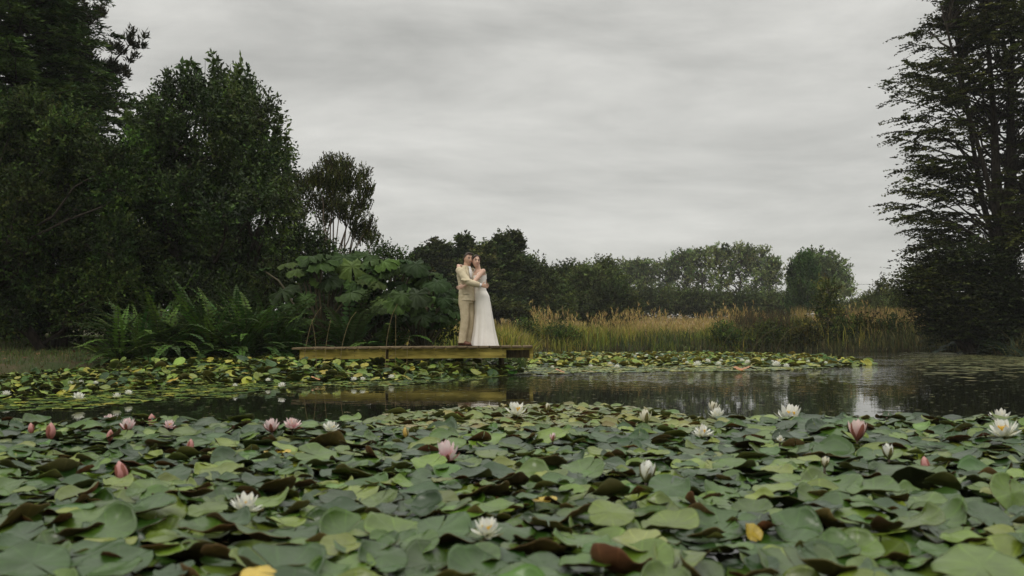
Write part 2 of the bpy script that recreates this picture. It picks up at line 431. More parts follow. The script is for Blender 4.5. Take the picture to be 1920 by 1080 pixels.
def blob_tree(name, label, cat, base_px, Y, blobs, pal, leaf=(0.09, 0.055), tw=(0.45, 10), dens=70, trunk=0.14,
              stems=1, mat=None, bark=None, group=None, updir=0.35, shell=0.45, spread=0.9, leafup=0.2, droop=0.0, base_z=None, branches=True, jit=0.35, dep=0.9, dirmode='out', K=1.0):
    """tree or bush: blobs [(px, py, rx_px[, ry_px[, dY]])] make an uneven crown of leafy twigs"""
    leaf = (leaf[0] * K, leaf[1] * K); tw = (tw[0] * K, tw[1]); trunk = trunk * K; dens = dens / K ** 1.5
    bx = at(base_px, 600, Y)[0]
    base = np.array([bx, Y, gh(bx, Y) - 0.05 if base_z is None else base_z])
    root = thing(name, label, cat, base, group)
    gl, gw = Geo(), Geo()
    BL = []
    for bl in blobs:
        px, py, rx = bl[:3]; ry = bl[3] if len(bl) > 3 else rx; dY = bl[4] if len(bl) > 4 else rng.normal() * 0.25 * rx * Y / F
        c, r = blob_px(px, py, Y + dY, rx, ry, dep)
        BL.append((c, r))
    top = max(c[2] for c, r in BL); cx = np.mean([c for c, r in BL], 0)
    stemP = []
    for s_ in range(stems):
        off = np.array([rng.normal() * 0.25, rng.normal() * 0.25, 0]) * (stems > 1)
        tgt = np.array([cx[0], cx[1], base[2] + (top - base[2]) * 0.86]) if stems == 1 else BL[s_ % len(BL)][0]
        P = limb(base + off * 0.5, tgt, 0, 9, 0.03)
        stemP.append(P)
        tube(gw, P, np.linspace(trunk, trunk * 0.22, 9), 8)
    for c, r in BL:
        if branches:
            P = stemP[rng.integers(len(stemP))]
            k = max(1, min(7, int(np.searchsorted(P[:, 2], c[2] - 0.5 * np.linalg.norm(c[:2] - cx[:2])) - 1)))
            tube(gw, limb(P[k], c + np.array([0, r[1] * 0.7, 0]), 0.05, 6, 0.08), np.linspace(trunk * 0.42, trunk * 0.1, 6), 5)
        vol = r[0] * r[1] * r[2]
        n = max(6, int(dens * (r[0] * r[2]) ** 0.75 * 10))
        u = rdir(n); rad = rng.random(n) ** shell
        p = c + u * rad[:, None] * r * (1 + rng.normal(size=(n, 1)) * 0.12)
        if dirmode == 'out': d = u * 0.8 + np.array([0, 0, updir]) + rng.normal(size=(n, 3)) * 0.3
        elif dirmode == 'up': d = np.array([0, 0, 1.0]) + u * 0.45 + rng.normal(size=(n, 3)) * 0.15
        else: d = u * np.array([1, 1, 0.15]) + rng.normal(size=(n, 3)) * np.array([0.3, 0.3, 0.08]) + np.array([0, 0, updir])
        tone = float(np.clip(rng.normal(1.0, 0.3), 0.5, 1.7)); pl = np.asarray(pal) * tone * np.array([1 + rng.normal() * 0.08, 1, 1 - rng.random() * 0.15])
        spray(gl, p, d, tw[0] * rng.uniform(0.6, 1.3, n), tw[1], leaf[0], leaf[1], pl, spread, leafup, droop, jit, flat=(dirmode == 'flat'))
        if branches:
            for q in p[::max(1, n // 14)]:
                tube(gw, limb(c, q, 0.03, 4, 0.08), np.linspace(trunk * 0.13, 0.006 * K, 4), 4, cap=False)
    gw.obj('trunk', bark or BARK, root, True)
    gl.obj('crown', mat or LEAF, root)
    return root


def fill(poly, n, r0, r1, dz=1.6, seed=0, asp=0.85):
    """n smaller leaf clumps inside a crown outline given in photo pixels; dz: depth spread in metres"""
    r_ = np.random.default_rng(seed); P = np.array(poly, float); lo, hi = P.min(0), P.max(0); out = []
    while len(out) < n:
        q = lo + (hi - lo) * r_.random(2); ins = False
        for i_ in range(len(P)):
            a_, b_ = P[i_], P[(i_ + 1) % len(P)]
            if (a_[1] > q[1]) != (b_[1] > q[1]) and q[0] < (b_[0] - a_[0]) * (q[1] - a_[1]) / (b_[1] - a_[1]) + a_[0]: ins = not ins
        if not ins: continue
        if any((q[0] - o_[0]) ** 2 + (q[1] - o_[1]) ** 2 < (0.55 * r0) ** 2 for o_ in out): 
            if r_.random() < 0.8: continue
        r = r_.uniform(r0, r1); out.append((q[0], q[1], r, r * asp, r_.normal() * dz))
    return out


DARK = [(0.018, 0.03, 0.012), (0.026, 0.04, 0.015), (0.014, 0.024, 0.012)]
MIDG = [(0.03, 0.05, 0.018), (0.042, 0.065, 0.022), (0.024, 0.04, 0.018), (0.05, 0.066, 0.02)]
OLIVE = [(0.034, 0.042, 0.016), (0.05, 0.055, 0.018), (0.024, 0.033, 0.014), (0.07, 0.062, 0.02)]

# big broadleaf tree left of centre, with pointed upright shoots on top
bl = fill([(262, 255), (298, 200), (345, 165), (400, 150), (455, 168), (498, 222), (522, 290), (532, 360), (538, 430), (520, 480), (520, 600), (280, 600), (270, 430), (255, 330)], 92, 18, 40, 1.3, 5)
bl += [(400, 400, 60, 110, 1.2), (400, 540, 110, 50, 1.6), (320, 480, 70, 70, 1.4), (470, 520, 60, 60, 1.4)]
big = blob_tree('broadleaf_tree', 'tall dark broadleaf tree with a rounded crown of upright leafy shoots left of centre', 'tree', 400, 27, bl, MIDG[:3] + DARK * 2,
                (0.10, 0.05), (0.5, 12), 50, 0.17, 3, GLOSSLEAF, updir=0.55, shell=0.5)
# upright shoots on the top of that crown
gl = Geo(); pts = []
for px, py in [(x_, y_ + 2) for x_, y_ in [(272, 190), (292, 178), (305, 172), (322, 142), (345, 118), (352, 122), (385, 112), (398, 118), (410, 105), (428, 126), (432, 118), (455, 150), (468, 140), (487, 165), (500, 200), (515, 215), (300, 150), (337, 160), (368, 140), (445, 150), (540, 250), (545, 275), (522, 300), (250, 240), (262, 215), (470, 175), (535, 330)]]:
    pts.append(at(px, py, 27 + rng.normal() * 0.5))
pts = np.array(pts); n = len(pts)
d = np.array([0, 0, 1.0]) + rng.normal(size=(n, 3)) * 0.15
spray(gl, pts - np.array([0, 0, 1.1]), d, 1.2, 100, 0.2, 0.085, MIDG[:3], 0.95, -0.4, 0, 0.2)
for p in pts: tube(gl, [p - np.array([0, 0, 1.9]), p], [0.02, 0.005], 4, (0.03, 0.03, 0.02))
gl.obj('shoots', GLOSSLEAF, big)

# olive shrubby tree at far left
bl = fill([(-60, 200), (20, 185), (100, 215), (130, 250), (200, 300), (260, 330), (285, 420), (280, 600), (-60, 600)], 80, 24, 46, 0.9, 6)
bl += [(20, 420, 90, 70, 1.0), (140, 410, 90, 70, 1.0), (60, 520, 100, 70, 1.0), (200, 520, 100, 70, 1.0)]
blob_tree('olive_leaf_tree', 'bushy olive green tree spreading low at the left edge below the conifer', 'tree', 110, 24.5, bl, DARK * 2 + MIDG[:2] + OLIVE[:1], (0.085, 0.05), (0.38, 10), 56, 0.13, 3, updir=0.3, shell=0.5)
bl = [(215, 320, 55, 45), (255, 300, 30, 35), (180, 350, 50, 40), (240, 370, 45, 40), (265, 340, 30, 30)]
blob_tree('small_leafy_tree', 'brighter green small tree between the conifer and the rounded broadleaf tree', 'tree', 215, 25.4, bl, [(0.03, 0.06, 0.018), (0.04, 0.075, 0.02), (0.024, 0.042, 0.015)], (0.09, 0.055), (0.4, 10), 60, 0.07, 2)

# conifers at the far left
def conifer(name, label, base_px, Y, prof, pal, nb=150, leaf=(0.2, 0.045), trunk=0.28, seedd=3, droop=0.16):
    """prof: [(z, radius)] silhouette from the bottom up; flat tiered sprays"""
    bx = at(base_px, 600, Y)[0]; base = np.array([bx, Y, gh(bx, Y) - 0.05])
    root = thing(name, label, 'tree', base)
    gl, gw = Geo(), Geo()
    zt = prof[-1][0]
    tube(gw, limb(base, base + np.array([0, 0, zt]), 0, 8, 0.008), np.linspace(trunk, 0.03, 8), 9)
    zz = [p[0] for p in prof]; rr = [p[1] for p in prof]
    for k in range(nb):
        z = zz[0] + (zt - zz[0]) * ((k + rng.random()) / nb)
        Lb = np.interp(z, zz, rr) * rng.uniform(0.6, 1.12)
        if Lb < 0.15: continue
        a = k * 2.399 + rng.normal() * 0.3
        dirv = np.array([math.cos(a), math.sin(a), 0])
        nseg = 9; t = np.linspace(0, 1, nseg)[:, None]
        P = base + np.array([0, 0, z]) + dirv * t * Lb
        P[:, 2] += Lb * (0.10 * t[:, 0] - droop * t[:, 0] ** 2 + 0.07 * t[:, 0] ** 4)
        tube(gw, P, np.linspace(0.05, 0.006, nseg), 4, cap=False)
        m_ = int(9 + Lb * 9)
        ts = rng.uniform(0.18, 1, m_); idx = ts * (nseg - 1); i0 = np.floor(idx).astype(int).clip(0, nseg - 2); fr = (idx - i0)[:, None]
        B = P[i0] * (1 - fr) + P[i0 + 1] * fr
        sgn = np.where(rng.random(m_) < 0.5, 1, -1)[:, None]
        side = np.array([-dirv[1], dirv[0], 0])
        d = dirv * 0.7 + side * sgn * 0.75 + rng.normal(size=(m_, 3)) * 0.15
        ln = (0.25 + 0.45 * (1 - ts)) * min(1.0, 0.4 + Lb * 0.22)
        spray(gl, B, d, ln * 1.6, 14, leaf[0], leaf[1], pal, 0.7, 0, 0.25, 0.3, flat=True)
    gw.obj('trunk', BARK, root, True); gl.obj('crown', LEAF, root)
    return root


CON = [(0.016, 0.03, 0.012), (0.024, 0.042, 0.014), (0.034, 0.052, 0.016)]
conifer('conifer_tree', 'huge dark conifer with drooping layered branches at the top left corner', 20, 29, [(2.5, 3.4), (5.2, 3.6), (6.8, 3.7), (7.5, 3.3), (8.4, 2.6), (9.7, 2.3), (11.7, 1.8), (14, 0.3)], CON, 430, (0.17, 0.05), 0.3)
# pine behind, brush-like limbs pointing up to the right
Y = 33
bx = at(20, 600, Y)[0]; base = np.array([bx, Y, gh(bx, Y)])
root = thing('pine_tree', 'pine with tufted limbs reaching up to the right behind the big conifer', 'tree', base)
gl, gw = Geo(), Geo()
tube(gw, limb(base, base + np.array([0, 0, 13.0]), 0, 8, 0.01), np.linspace(0.3, 0.12, 8), 8)
for (x0, y0, x1, y1, wd) in [(60, 250, 243, 85, 1.0), (60, 130, 175, 22, 0.9), (60, 60, 135, -20, 1.0), (100, 200, 170, 88, 0.8), (90, 10, 160, -60, 0.9), (60, 330, 200, 190, 0.7), (120, 235, 222, 130, 0.9), (110, 90, 140, 40, 0.8)]:
    p0, p1 = at(x0, y0, Y), at(x1, y1, Y - 0.5)
    P = limb(p0, p1, -0.06, 10, 0.03); tube(gw, P, np.linspace(0.09, 0.02, 10), 6)
    for k in range(3, 10):
        for q in range(int(8 * wd) + 1):
            c = P[k] + rng.normal(size=3) * np.array([0.18, 0.3, 0.2]) * wd
            n = 38
            dd = rdir(n) * 0.8 + np.array([0.25, 0, 0.75])
            leaves(gl, np.tile(c, (n, 1)) + rng.normal(size=(n, 3)) * 0.06, dd, 0.22, 0.05, rdir(n), pick_cols([(0.022, 0.028, 0.014), (0.03, 0.034, 0.016), (0.04, 0.035, 0.018)], n))
gw.obj('trunk', BARK, root, True); gl.obj('crown', LEAF, root)

# slender many stemmed tree, tufted top
Y = 33
bx = at(612, 600, Y)[0]; base = np.array([bx, Y, gh(bx, Y)])
root = thing('slender_stemmed_tree', 'tree with many bare slender stems and brushy tufted top behind the giant leaves', 'tree', base)
gl, gw = Geo(), Geo()
tuft = [(600, 345, 30, 34), (618, 318, 22, 22), (640, 322, 26, 26), (650, 350, 30, 36), (682, 335, 12, 22), (683, 365, 20, 24), (676, 392, 24, 22), (640, 395, 34, 26), (600, 392, 32, 26), (578, 352, 22, 24), (565, 372, 22, 24), (560, 345, 12, 18),
        (690, 432, 15, 22), (680, 450, 22, 20), (665, 440, 14, 14), (655, 415, 26, 16), (556, 412, 22, 26), (624, 360, 34, 36), (548, 450, 22, 30), (612, 420, 14, 12), (697, 455, 14, 18)]
for px, py, rx, ry in tuft:
    c, r = blob_px(px, py, Y + rng.normal() * 0.5, rx, ry, 1.0)
    n = int(1.35 * rx * ry / 9) + 10
    u = rdir(n); p = c + u * (rng.random((n, 1)) ** 0.6) * r * 0.8
    d = np.array([0, 0, 1.0]) + u * 0.5
    spray(gl, p, d, 0.34, 14, 0.085, 0.034, [(0.022, 0.029, 0.012), (0.032, 0.038, 0.014), (0.046, 0.05, 0.016), (0.024, 0.022, 0.012)], 0.6, 0.4, 0, 0.35)
    s = base + np.array([rng.normal() * 0.35, rng.normal() * 0.3, 0])
    P = limb(s, c + np.array([0, 0, 0.1]), 0, 9, 0.035)
    P[:, 0] = s[0] + (c[0] - s[0]) * np.linspace(0, 1, 9) ** 1.35 + rng.normal(size=9) * 0.03
    tube(gw, P, np.linspace(0.05, 0.012, 9), 5)
gw.obj('stems', PALEBARK, root, True); gl.obj('crown', LEAF, root)

# understorey behind the ferns and giant leaves
blob_tree('understorey_bush', 'dark bush behind the ferns under the rounded broadleaf tree', 'bush', 480, 29, [(430, 560, 90, 50), (520, 520, 70, 70), (560, 470, 55, 50), (350, 570, 90, 45), (600, 530, 70, 60), (680, 530, 60, 50)], DARK, (0.1, 0.055), (0.4, 10), 60, 0.06, 3)
blob_tree('understorey_bush', 'dark bush at the left edge behind the lawn', 'bush', 120, 28, [(30, 575, 90, 45), (130, 560, 90, 55), (220, 570, 80, 45), (-30, 560, 60, 60)], DARK, (0.1, 0.055), (0.4, 10), 60, 0.06, 3)
blob_tree('understorey_bush', 'dark bush right behind the giant leaves and the groom', 'bush', 720, 25.5, [(640, 590, 60, 40), (700, 600, 60, 40), (760, 600, 60, 40), (820, 605, 45, 35), (580, 590, 60, 45), (790, 560, 40, 30)], DARK, (0.09, 0.05), (0.35, 10), 60, 0.05, 3)
blob_tree('small_bush', 'small rounded bush peeping over the giant leaves right of the slender stems', 'bush', 745, 30, [(742, 490, 22, 16), (715, 478, 14, 18), (760, 505, 25, 18), (730, 520, 40, 26)], DARK + MIDG[:1], (0.07, 0.04), (0.3, 9), 80, 0.03, 2)

# right side beech with layered sprays
Y = 42; K = 1.4
bx = at(1893, 600, Y)[0]; base = np.array([bx, Y, gh(bx, Y) - 0.05])
root = thing('beech_tree', 'tall dark beech with tiered horizontal sprays and forked trunk at the right edge', 'tree', base)
gl, gw = Geo(), Geo()
s = Y / F
fork = at(1880, 480, Y)
tube(gw, np.array([base, at(1892, 560, Y), fork]), [0.46 * K, 0.36 * K, 0.32 * K], 12)
stems_ = []
for (x1, y1, x2, y2, x3, y3, dY, r0) in [(1868, 360, 1862, 200, 1840, -60, -0.3, 0.22), (1893, 350, 1895, 150, 1905, -100, 0.3, 0.22), (1845, 400, 1820, 250, 1790, 60, 0.5, 0.12), (1920, 380, 1940, 200, 1960, -60, -0.2, 0.18), (1850, 330, 1800, 160, 1765, 10, -0.6, 0.1), (1905, 300, 1880, 60, 1850, -120, 0.8, 0.12)]:
    dY *= K; r0 *= K; P = np.array([fork, at(x1, y1, Y + dY * 0.5), at(x2, y2, Y + dY), at(x3, y3, Y + dY * 1.6)])
    t = np.linspace(0, 3, 12); P = np.stack([np.interp(t, [0, 1, 2, 3], P[:, k]) for k in range(3)], 1)
    P[1:-1] = (P[:-2] + 2 * P[1:-1] + P[2:]) / 4
    tube(gw, P, np.linspace(r0, 0.04, 12), 7); stems_.append(P)
BEECH = [(0.022, 0.026, 0.011), (0.034, 0.039, 0.015), (0.048, 0.054, 0.019), (0.02, 0.022, 0.01)]
lx = lambda py: np.interp(py, [-150, 0, 60, 100, 180, 260, 330, 400, 450, 480], [1785, 1725, 1702, 1700, 1675, 1672, 1680, 1680, 1700, 1740])
for k in range(330):
    py = -140 + 620 * ((k + rng.random()) / 330)
    a = rng.uniform(0, 2 * PI)
    z = at(0, py, Y)[2]
    reach = (1893 - lx(py)) * s * rng.uniform(0.45, 1.05)
    e0 = base[:2] + np.array([math.cos(a), math.sin(a)]) * reach * np.array([1, 0.9])
    P_s = stems_[rng.integers(len(stems_))]
    ii = int(np.argmin(abs(P_s[:, 2] - (z - 0.45 * reach)))); p0 = P_s[min(ii, 10)]
    p1 = np.array([e0[0], e0[1], z])
    if np.linalg.norm(p1 - p0) < 0.5: continue
    t = np.linspace(0, 1, 8)[:, None]
    P = p0 * (1 - t) + p1 * t; P[:, 2] += np.sin(t[:, 0] * PI * 0.9) * 0.12 * reach
    P[1:-1] += rng.normal(size=(6, 3)) * 0.07
    tube(gw, P, np.linspace(0.05, 0.008, 8), 4, cap=False)
    dirv = unit(P[-1] - P[-4]); dirv[2] *= 0.3; dirv = unit(dirv); side = np.array([-dirv[1], dirv[0], 0])
    m_ = 23
    ts = rng.uniform(0.48, 1.02, m_); idx = ts * 7; i0 = np.floor(idx).astype(int).clip(0, 6); fr = (idx - i0)[:, None]
    B = P[i0] * (1 - fr) + P[i0 + 1] * fr
    d = dirv * 0.7 + side * np.where(rng.random(m_) < 0.5, 1, -1)[:, None] * 0.7 + rng.normal(size=(m_, 3)) * np.array([0.2, 0.2, 0.1])
    spray(gl, B, d, rng.uniform(0.35, 0.85, m_) * K, 30, 0.08 * K, 0.05 * K, BEECH, 0.75, 0, 0.16, 0.3, flat=True)
gw.obj('trunk', BARK, root, True); gl.obj('crown', LEAF, root)
# dense dark shrub tree below it
bl = [(1760, 500, 50, 32), (1820, 490, 60, 35), (1725, 530, 40, 26), (1790, 550, 75, 45), (1860, 540, 60, 60), (1740, 565, 35, 28), (1910, 570, 60, 60), (1810, 600, 60, 40), (1880, 620, 60, 40), (1775, 610, 35, 30)]
blob_tree('dark_shrub_tree', 'dense almost black shrubby tree at the foot of the tall beech', 'tree', 1830, 40, bl, [(0.018, 0.022, 0.011), (0.026, 0.032, 0.014), (0.015, 0.018, 0.01)], (0.085, 0.05), (0.45, 11), 115, 0.12, 3, updir=0.05, dirmode='flat', K=1.43)

# ------------------------------------------------------------------ distant trees
def far_tree(name, label, cat, base_px, Y, blobs, pal, leaf, dens=40, trunk=0.2, group=None, shell=0.5, stems=1, dirmode='out', tw=None, mat=None):
    return blob_tree(name, label, cat, base_px, Y, blobs, pal, (leaf * 0.6, leaf * 0.4), tw or (leaf * 2.6, 12), dens, trunk, stems, mat or DULLLEAF, BARK, group, 0.3, shell, branches=True, dirmode=dirmode)


FCON = [(0.036, 0.047, 0.026), (0.05, 0.062, 0.032), (0.03, 0.038, 0.022)]
def spire(cx, top, bot, w):   # blobs of a pointed crown
    out = []; n = 11
    for k in range(n):
        t = (k + 0.5) / n; yy = top + (bot - top) * t
        out.append((cx + rng.normal() * w * 0.12, yy, w * (0.14 + 1.1 * t ** 0.9) * rng.uniform(0.8, 1.2), (bot - top) / n * 0.95))
    return out
for k, (cx, top, wd, Yt, lab) in enumerate([(790, 470, 30, 66, 'dark pointed conifer rising beyond the giant leaves, leftmost of its row'), (815, 457, 26, 68, 'slim conifer with a twin tip left of the couple beyond the pond'),
                                      (838, 462, 30, 70, 'narrow conifer just left of the groom beyond the pond'), (880, 447, 48, 68, 'broad conifer directly behind the heads of the couple'),
                                      (935, 447, 46, 66, 'darkest rounded conifer just right of the bride beyond the pond'), (960, 441, 44, 69, 'highest conifer right of the bride with a blunt top'),
                                      (905, 462, 48, 64, 'low dark conifer hidden behind the shoulders of the bride')]):
    far_tree('conifer_tree', lab, 'tree', cx, Yt, spire(cx, top, 592, wd), FCON, 0.3, 60, 0.16, 'conifers beyond the pond', dirmode='flat', tw=(0.42, 10))
for k, (cx, top, wd, Yt, pal, lab) in enumerate([(1000, 495, 40, 72, FCON, 'dark bushy tree on the slope of the dark conifer row'), (1030, 512, 34, 74, [(0.045, 0.06, 0.026), (0.055, 0.07, 0.03)], 'low paler tree right of the dark conifer row'),
                                           (1070, 498, 40, 86, MIDG, 'round leafy tree left of the pale tree line'), (1100, 503, 40, 80, FCON, 'dark drooping tree in front of the pale tree line'),
                                           (1135, 491, 34, 90, [(0.05, 0.07, 0.032), (0.06, 0.08, 0.036)], 'light green tree at the left end of the airy poplars'), (1150, 535, 40, 78, FCON, 'low dark bushy tree below the left poplars')]):
    far_tree('leafy_tree', lab, 'tree', cx, Yt, [(cx, top + 22, wd * 0.6, 22), (cx - wd * 0.45, top + 40, wd * 0.55, 26), (cx + wd * 0.45, top + 42, wd * 0.55, 26), (cx, top + 60, wd * 0.85, 28), (cx - wd * 0.3, 578, wd * 0.8, 20), (cx + wd * 0.35, 575, wd * 0.8, 20)], pal, 0.3, 34, 0.16, 'trees beyond the pond')
POP = [(0.075, 0.095, 0.06), (0.095, 0.118, 0.072), (0.06, 0.078, 0.05)]
pops = [(1178, 490, 24), (1212, 489, 22), (1248, 487, 24), (1283, 472, 26), (1316, 465, 27), (1350, 461, 28), (1385, 461, 28), (1416, 464, 26), (1444, 484, 22)]
plab = ['leftmost airy poplar of the pale row', 'second airy poplar from the left end of the pale row', 'short poplar where the pale row starts to rise', 'poplar left of the highest ones on the pale row', 'tall poplar with bare lower trunk left in the high group',
        'one of the two highest poplars, left of its twin', 'one of the two highest poplars, right of its twin', 'tall poplar second from the right end of the pale row', 'rightmost poplar with a sloping side at the end of the pale row']
for (cx, top, wd), lab in zip(pops, plab):
    bl = []
    for q in range(30):
        t = ((q + 0.5) / 30) ** 1.25; yy = top + 6 + (542 - top) * t
        wloc = wd * math.sin(PI * (0.22 + 0.62 * t)) ** 0.6
        k_ = 1.25 - 0.5 * t
        bl.append((cx + rng.uniform(-1, 1) * wloc * 0.85, yy, rng.uniform(6, 10) * k_, rng.uniform(5, 8) * k_))
    far_tree('poplar_tree', lab, 'tree', cx, 150 + rng.normal() * 4, bl, POP, 0.5, 3.4, 0.26, 'row of poplars beyond the fields', 0.5, tw=(0.7, 9))
far_tree('round_tree', 'rounded pale green tree standing alone right of the poplar row', 'tree', 1535, 140, [(1535, 492, 34, 20), (1510, 505, 26, 24), (1562, 508, 26, 24), (1535, 520, 46, 26), (1575, 535, 22, 20), (1500, 530, 18, 24), (1550, 550, 40, 18), (1588, 548, 9, 7)], POP, 0.5, 12, 0.4, None, 0.5, tw=(0.9, 9))
far_tree('cypress_tree', 'dark green columnar cypress in front of the rounded pale tree', 'tree', 1505, 100, [(1500, 510, 11, 26), (1512, 505, 10, 26), (1490, 525, 12, 26), (1520, 520, 12, 26), (1505, 550, 28, 26), (1500, 575, 30, 20)], [(0.02, 0.036, 0.018), (0.028, 0.045, 0.02)], 0.3, 40, 0.25, dirmode='up')
for cx, top, wd, Yt, pal, lab in [(1635, 552, 22, 90, FCON, 'low rounded bush seen through the gap beside the beech'), (1652, 528, 7, 80, FCON, 'spindly young tree standing in the gap beside the beech'), (1675, 540, 12, 70, FCON, 'small dark tree in front of the black shrub under the beech'), (1618, 560, 16, 95, FCON, 'small low bush left in the gap beside the beech'), (1700, 555, 16, 60, FCON, 'dark bush just left of the black shrub under the beech')]:
    far_tree('small_tree', lab, 'tree', cx, Yt, [(cx, top + 8, wd * 0.7, 9), (cx - wd * 0.4, top + 22, wd * 0.7, 11), (cx + wd * 0.4, top + 25, wd * 0.7, 12), (cx, 585, wd, 12)], pal, 0.22, 34, 0.07, None)
for k, (x0, x1, top, Yt, lab) in enumerate([(1150, 1300, 550, 110, 'long dark hedge under the left half of the poplar row'), (1300, 1500, 555, 112, 'long dark hedge under the right half of the poplar row'), (1560, 1690, 572, 115, 'low hedge on the horizon under the open sky gap')]):
    bl = [(px, top + 18 + rng.normal() * 3, 24, 17, rng.normal() * 1.0) for px in range(x0, x1, 18)]
    far_tree('hedge', lab, 'hedge', (x0 + x1) / 2, Yt, bl, FCON, 0.35, 30, 0.1, None)
# thin cable
p0, p1 = at(1500, 531, 130), at(1745, 531, 125)
g = Geo(); t = np.linspace(0, 1, 12)[:, None]; P = p0 * (1 - t) + p1 * t; P[:, 2] -= np.sin(t[:, 0] * PI) * 0.15
tube(g, P, 0.02, 5, (0.06, 0.06, 0.06)); tag(g.obj('overhead_cable', col_mat('cable_rubber', 0.6)), 'thin overhead cable crossing the sky gap between round tree and beech', 'cable')

# ------------------------------------------------------------------ bank grass, reeds, bushes
def blades(g, P, h, wd, pal, lean=0.25, jit=0.2, tipcol=None, yaw=None):
    n = len(P); h = np.broadcast_to(h, (n,))
    a = rng.uniform(0, 2 * PI, n); ld = np.stack([np.cos(a), np.sin(a), np.zeros(n)], 1) * (np.abs(rng.normal(size=n)) * lean * h)[:, None]
    b = rng.uniform(0, PI, n); sd_ = np.stack([np.cos(b), np.sin(b) * 0.6, np.zeros(n)], 1) * (np.broadcast_to(wd, (n,)) / 2)[:, None]
    z = np.array([0, 0, 1.0])
    v0, v1 = P - sd_, P + sd_
    m_ = P + ld * 0.35 + z * (h * 0.6)[:, None]; v2, v3 = m_ - sd_ * 0.75, m_ + sd_ * 0.75
    tip = P + ld + z * (h * (1 - 0.25 * lean))[:, None]
    V = np.stack([v0, v1, v3, v2, tip], 1).reshape(-1, 3)
    k = np.arange(n)[:, None] * 5
    c = pick_cols(pal, n, jit); C = np.repeat(c, 5, 0)
    if tipcol is not None: C.reshape(n, 5, 3)[:, 4] = pick_cols(tipcol, n, jit)
    g.add(V, k + np.array([0, 1, 2, 3]), k + np.array([3, 2, 4]), C)


GREEN_G = [(0.11, 0.15, 0.022), (0.15, 0.18, 0.025), (0.21, 0.21, 0.035), (0.075, 0.11, 0.022)]
TAN_G = [(0.35, 0.255, 0.09), (0.42, 0.31, 0.12), (0.3, 0.21, 0.075), (0.32, 0.26, 0.075)]
YEL_G = [(0.25, 0.235, 0.035), (0.2, 0.215, 0.03), (0.29, 0.24, 0.045)]
# far bank: shoreline follows POND from (0.3,26.1) to (11.8,23)
shore = np.array([(0.5, 42), (0.6, 47), (1.3, 51.3), (8, 51.6), (15, 51.6), (19.2, 48.5), (20.3, 45), (19.6, 40), (18.7, 36.3)], float)
KB = 1.93
cum = np.concatenate([[0], np.cumsum(np.linalg.norm(np.diff(shore, axis=0), axis=1))])
def bank_pts(n, d0, d1, s0=0.0, s1=1.0):
    t = rng.uniform(s0, s1, n) * cum[-1]
    x = np.interp(t, cum, shore[:, 0]); y = np.interp(t, cum, shore[:, 1])
    d = d0 + (d1 - d0) * rng.random(n)
    k_ = (np.searchsorted(cum, t, side='right') - 1).clip(0, len(shore) - 2); dd_ = np.diff(shore, axis=0)[k_]
    nrm = unit(np.stack([-dd_[:, 1], dd_[:, 0]], 1))
    x, y = x + nrm[:, 0] * d * KB, y + nrm[:, 1] * d * KB
    return np.stack([x, y, terrain_h(x, y) - 0.03], 1)
g = Geo()
P = bank_pts(17000, -0.15, 2.2); x = P[:, 0] / KB; y_ = P[:, 1] / KB
patch = np.sin(x * 1.3) * 0.5 + np.sin(x * 3.1 + 1) * 0.3 + np.sin(x * 0.6 + 2) * 0.5 + np.sin(y_ * 4 + x * 2) * 0.4
hg = (0.40 + 0.15 * patch + rng.normal(size=len(P)) * 0.1 + 0.1 * (y_ - 26.5).clip(0, 2)).clip(0.15, 0.95) * KB
sel = patch + rng.normal(size=len(P)) * 0.35; shade = x > 6.2  # right stretch of the bank, where the growth itself is darker olive
for lo, hi, pal in ((-9, -0.5, [(0.06, 0.085, 0.025), (0.09, 0.08, 0.03), (0.05, 0.065, 0.022)]), (-0.5, 0.1, GREEN_G[:2] + GREEN_G[3:]), (0.1, 0.6, GREEN_G[1:3] + YEL_G[:1]), (0.6, 9, YEL_G + [(0.2, 0.15, 0.06)])):
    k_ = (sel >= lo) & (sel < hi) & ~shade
    blades(g, P[k_], hg[k_], 0.024 * KB, pal, 0.38, 0.3)
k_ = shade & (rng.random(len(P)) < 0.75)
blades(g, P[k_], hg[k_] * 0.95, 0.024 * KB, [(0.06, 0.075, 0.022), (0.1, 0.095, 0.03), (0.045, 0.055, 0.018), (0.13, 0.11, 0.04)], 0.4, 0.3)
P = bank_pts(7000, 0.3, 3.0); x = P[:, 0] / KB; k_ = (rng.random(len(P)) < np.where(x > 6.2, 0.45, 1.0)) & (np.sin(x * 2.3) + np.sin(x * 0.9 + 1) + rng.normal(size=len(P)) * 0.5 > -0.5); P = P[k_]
blades(g, P, rng.uniform(0.4, 0.8, len(P)) * KB, 0.02 * KB, YEL_G, 0.3, 0.25, TAN_G)
P = bank_pts(7500, 1.0, 5.0); x = P[:, 0] / KB; y_ = P[:, 1] / KB
blades(g, P, (0.56 + 0.15 * np.sin(x * 2.1) + 0.1 * np.sin(x * 5.3 + y_) + rng.normal(size=len(P)) * 0.12).clip(0.2, 1.2) * KB, 0.018 * KB, TAN_G + YEL_G[:2], 0.2, 0.25)
P = bank_pts(2600, 1.2, 4.6); x = P[:, 0] / KB; y_ = P[:, 1] / KB; hh = (0.66 + 0.15 * np.sin(x * 2.1) + 0.1 * np.sin(x * 5.3 + y_) + rng.normal(size=len(P)) * 0.14) * KB
for q in range(4):
    dd = np.array([0, 0, 1.0]) + rng.normal(size=(len(P), 3)) * 0.3
    leaves(g, P + np.array([0, 0, 1.0]) * (hh - 0.1 + q * 0.06)[:, None], dd, 0.12 * KB, 0.022 * KB, rdir(len(P)), pick_cols(TAN_G, len(P)))
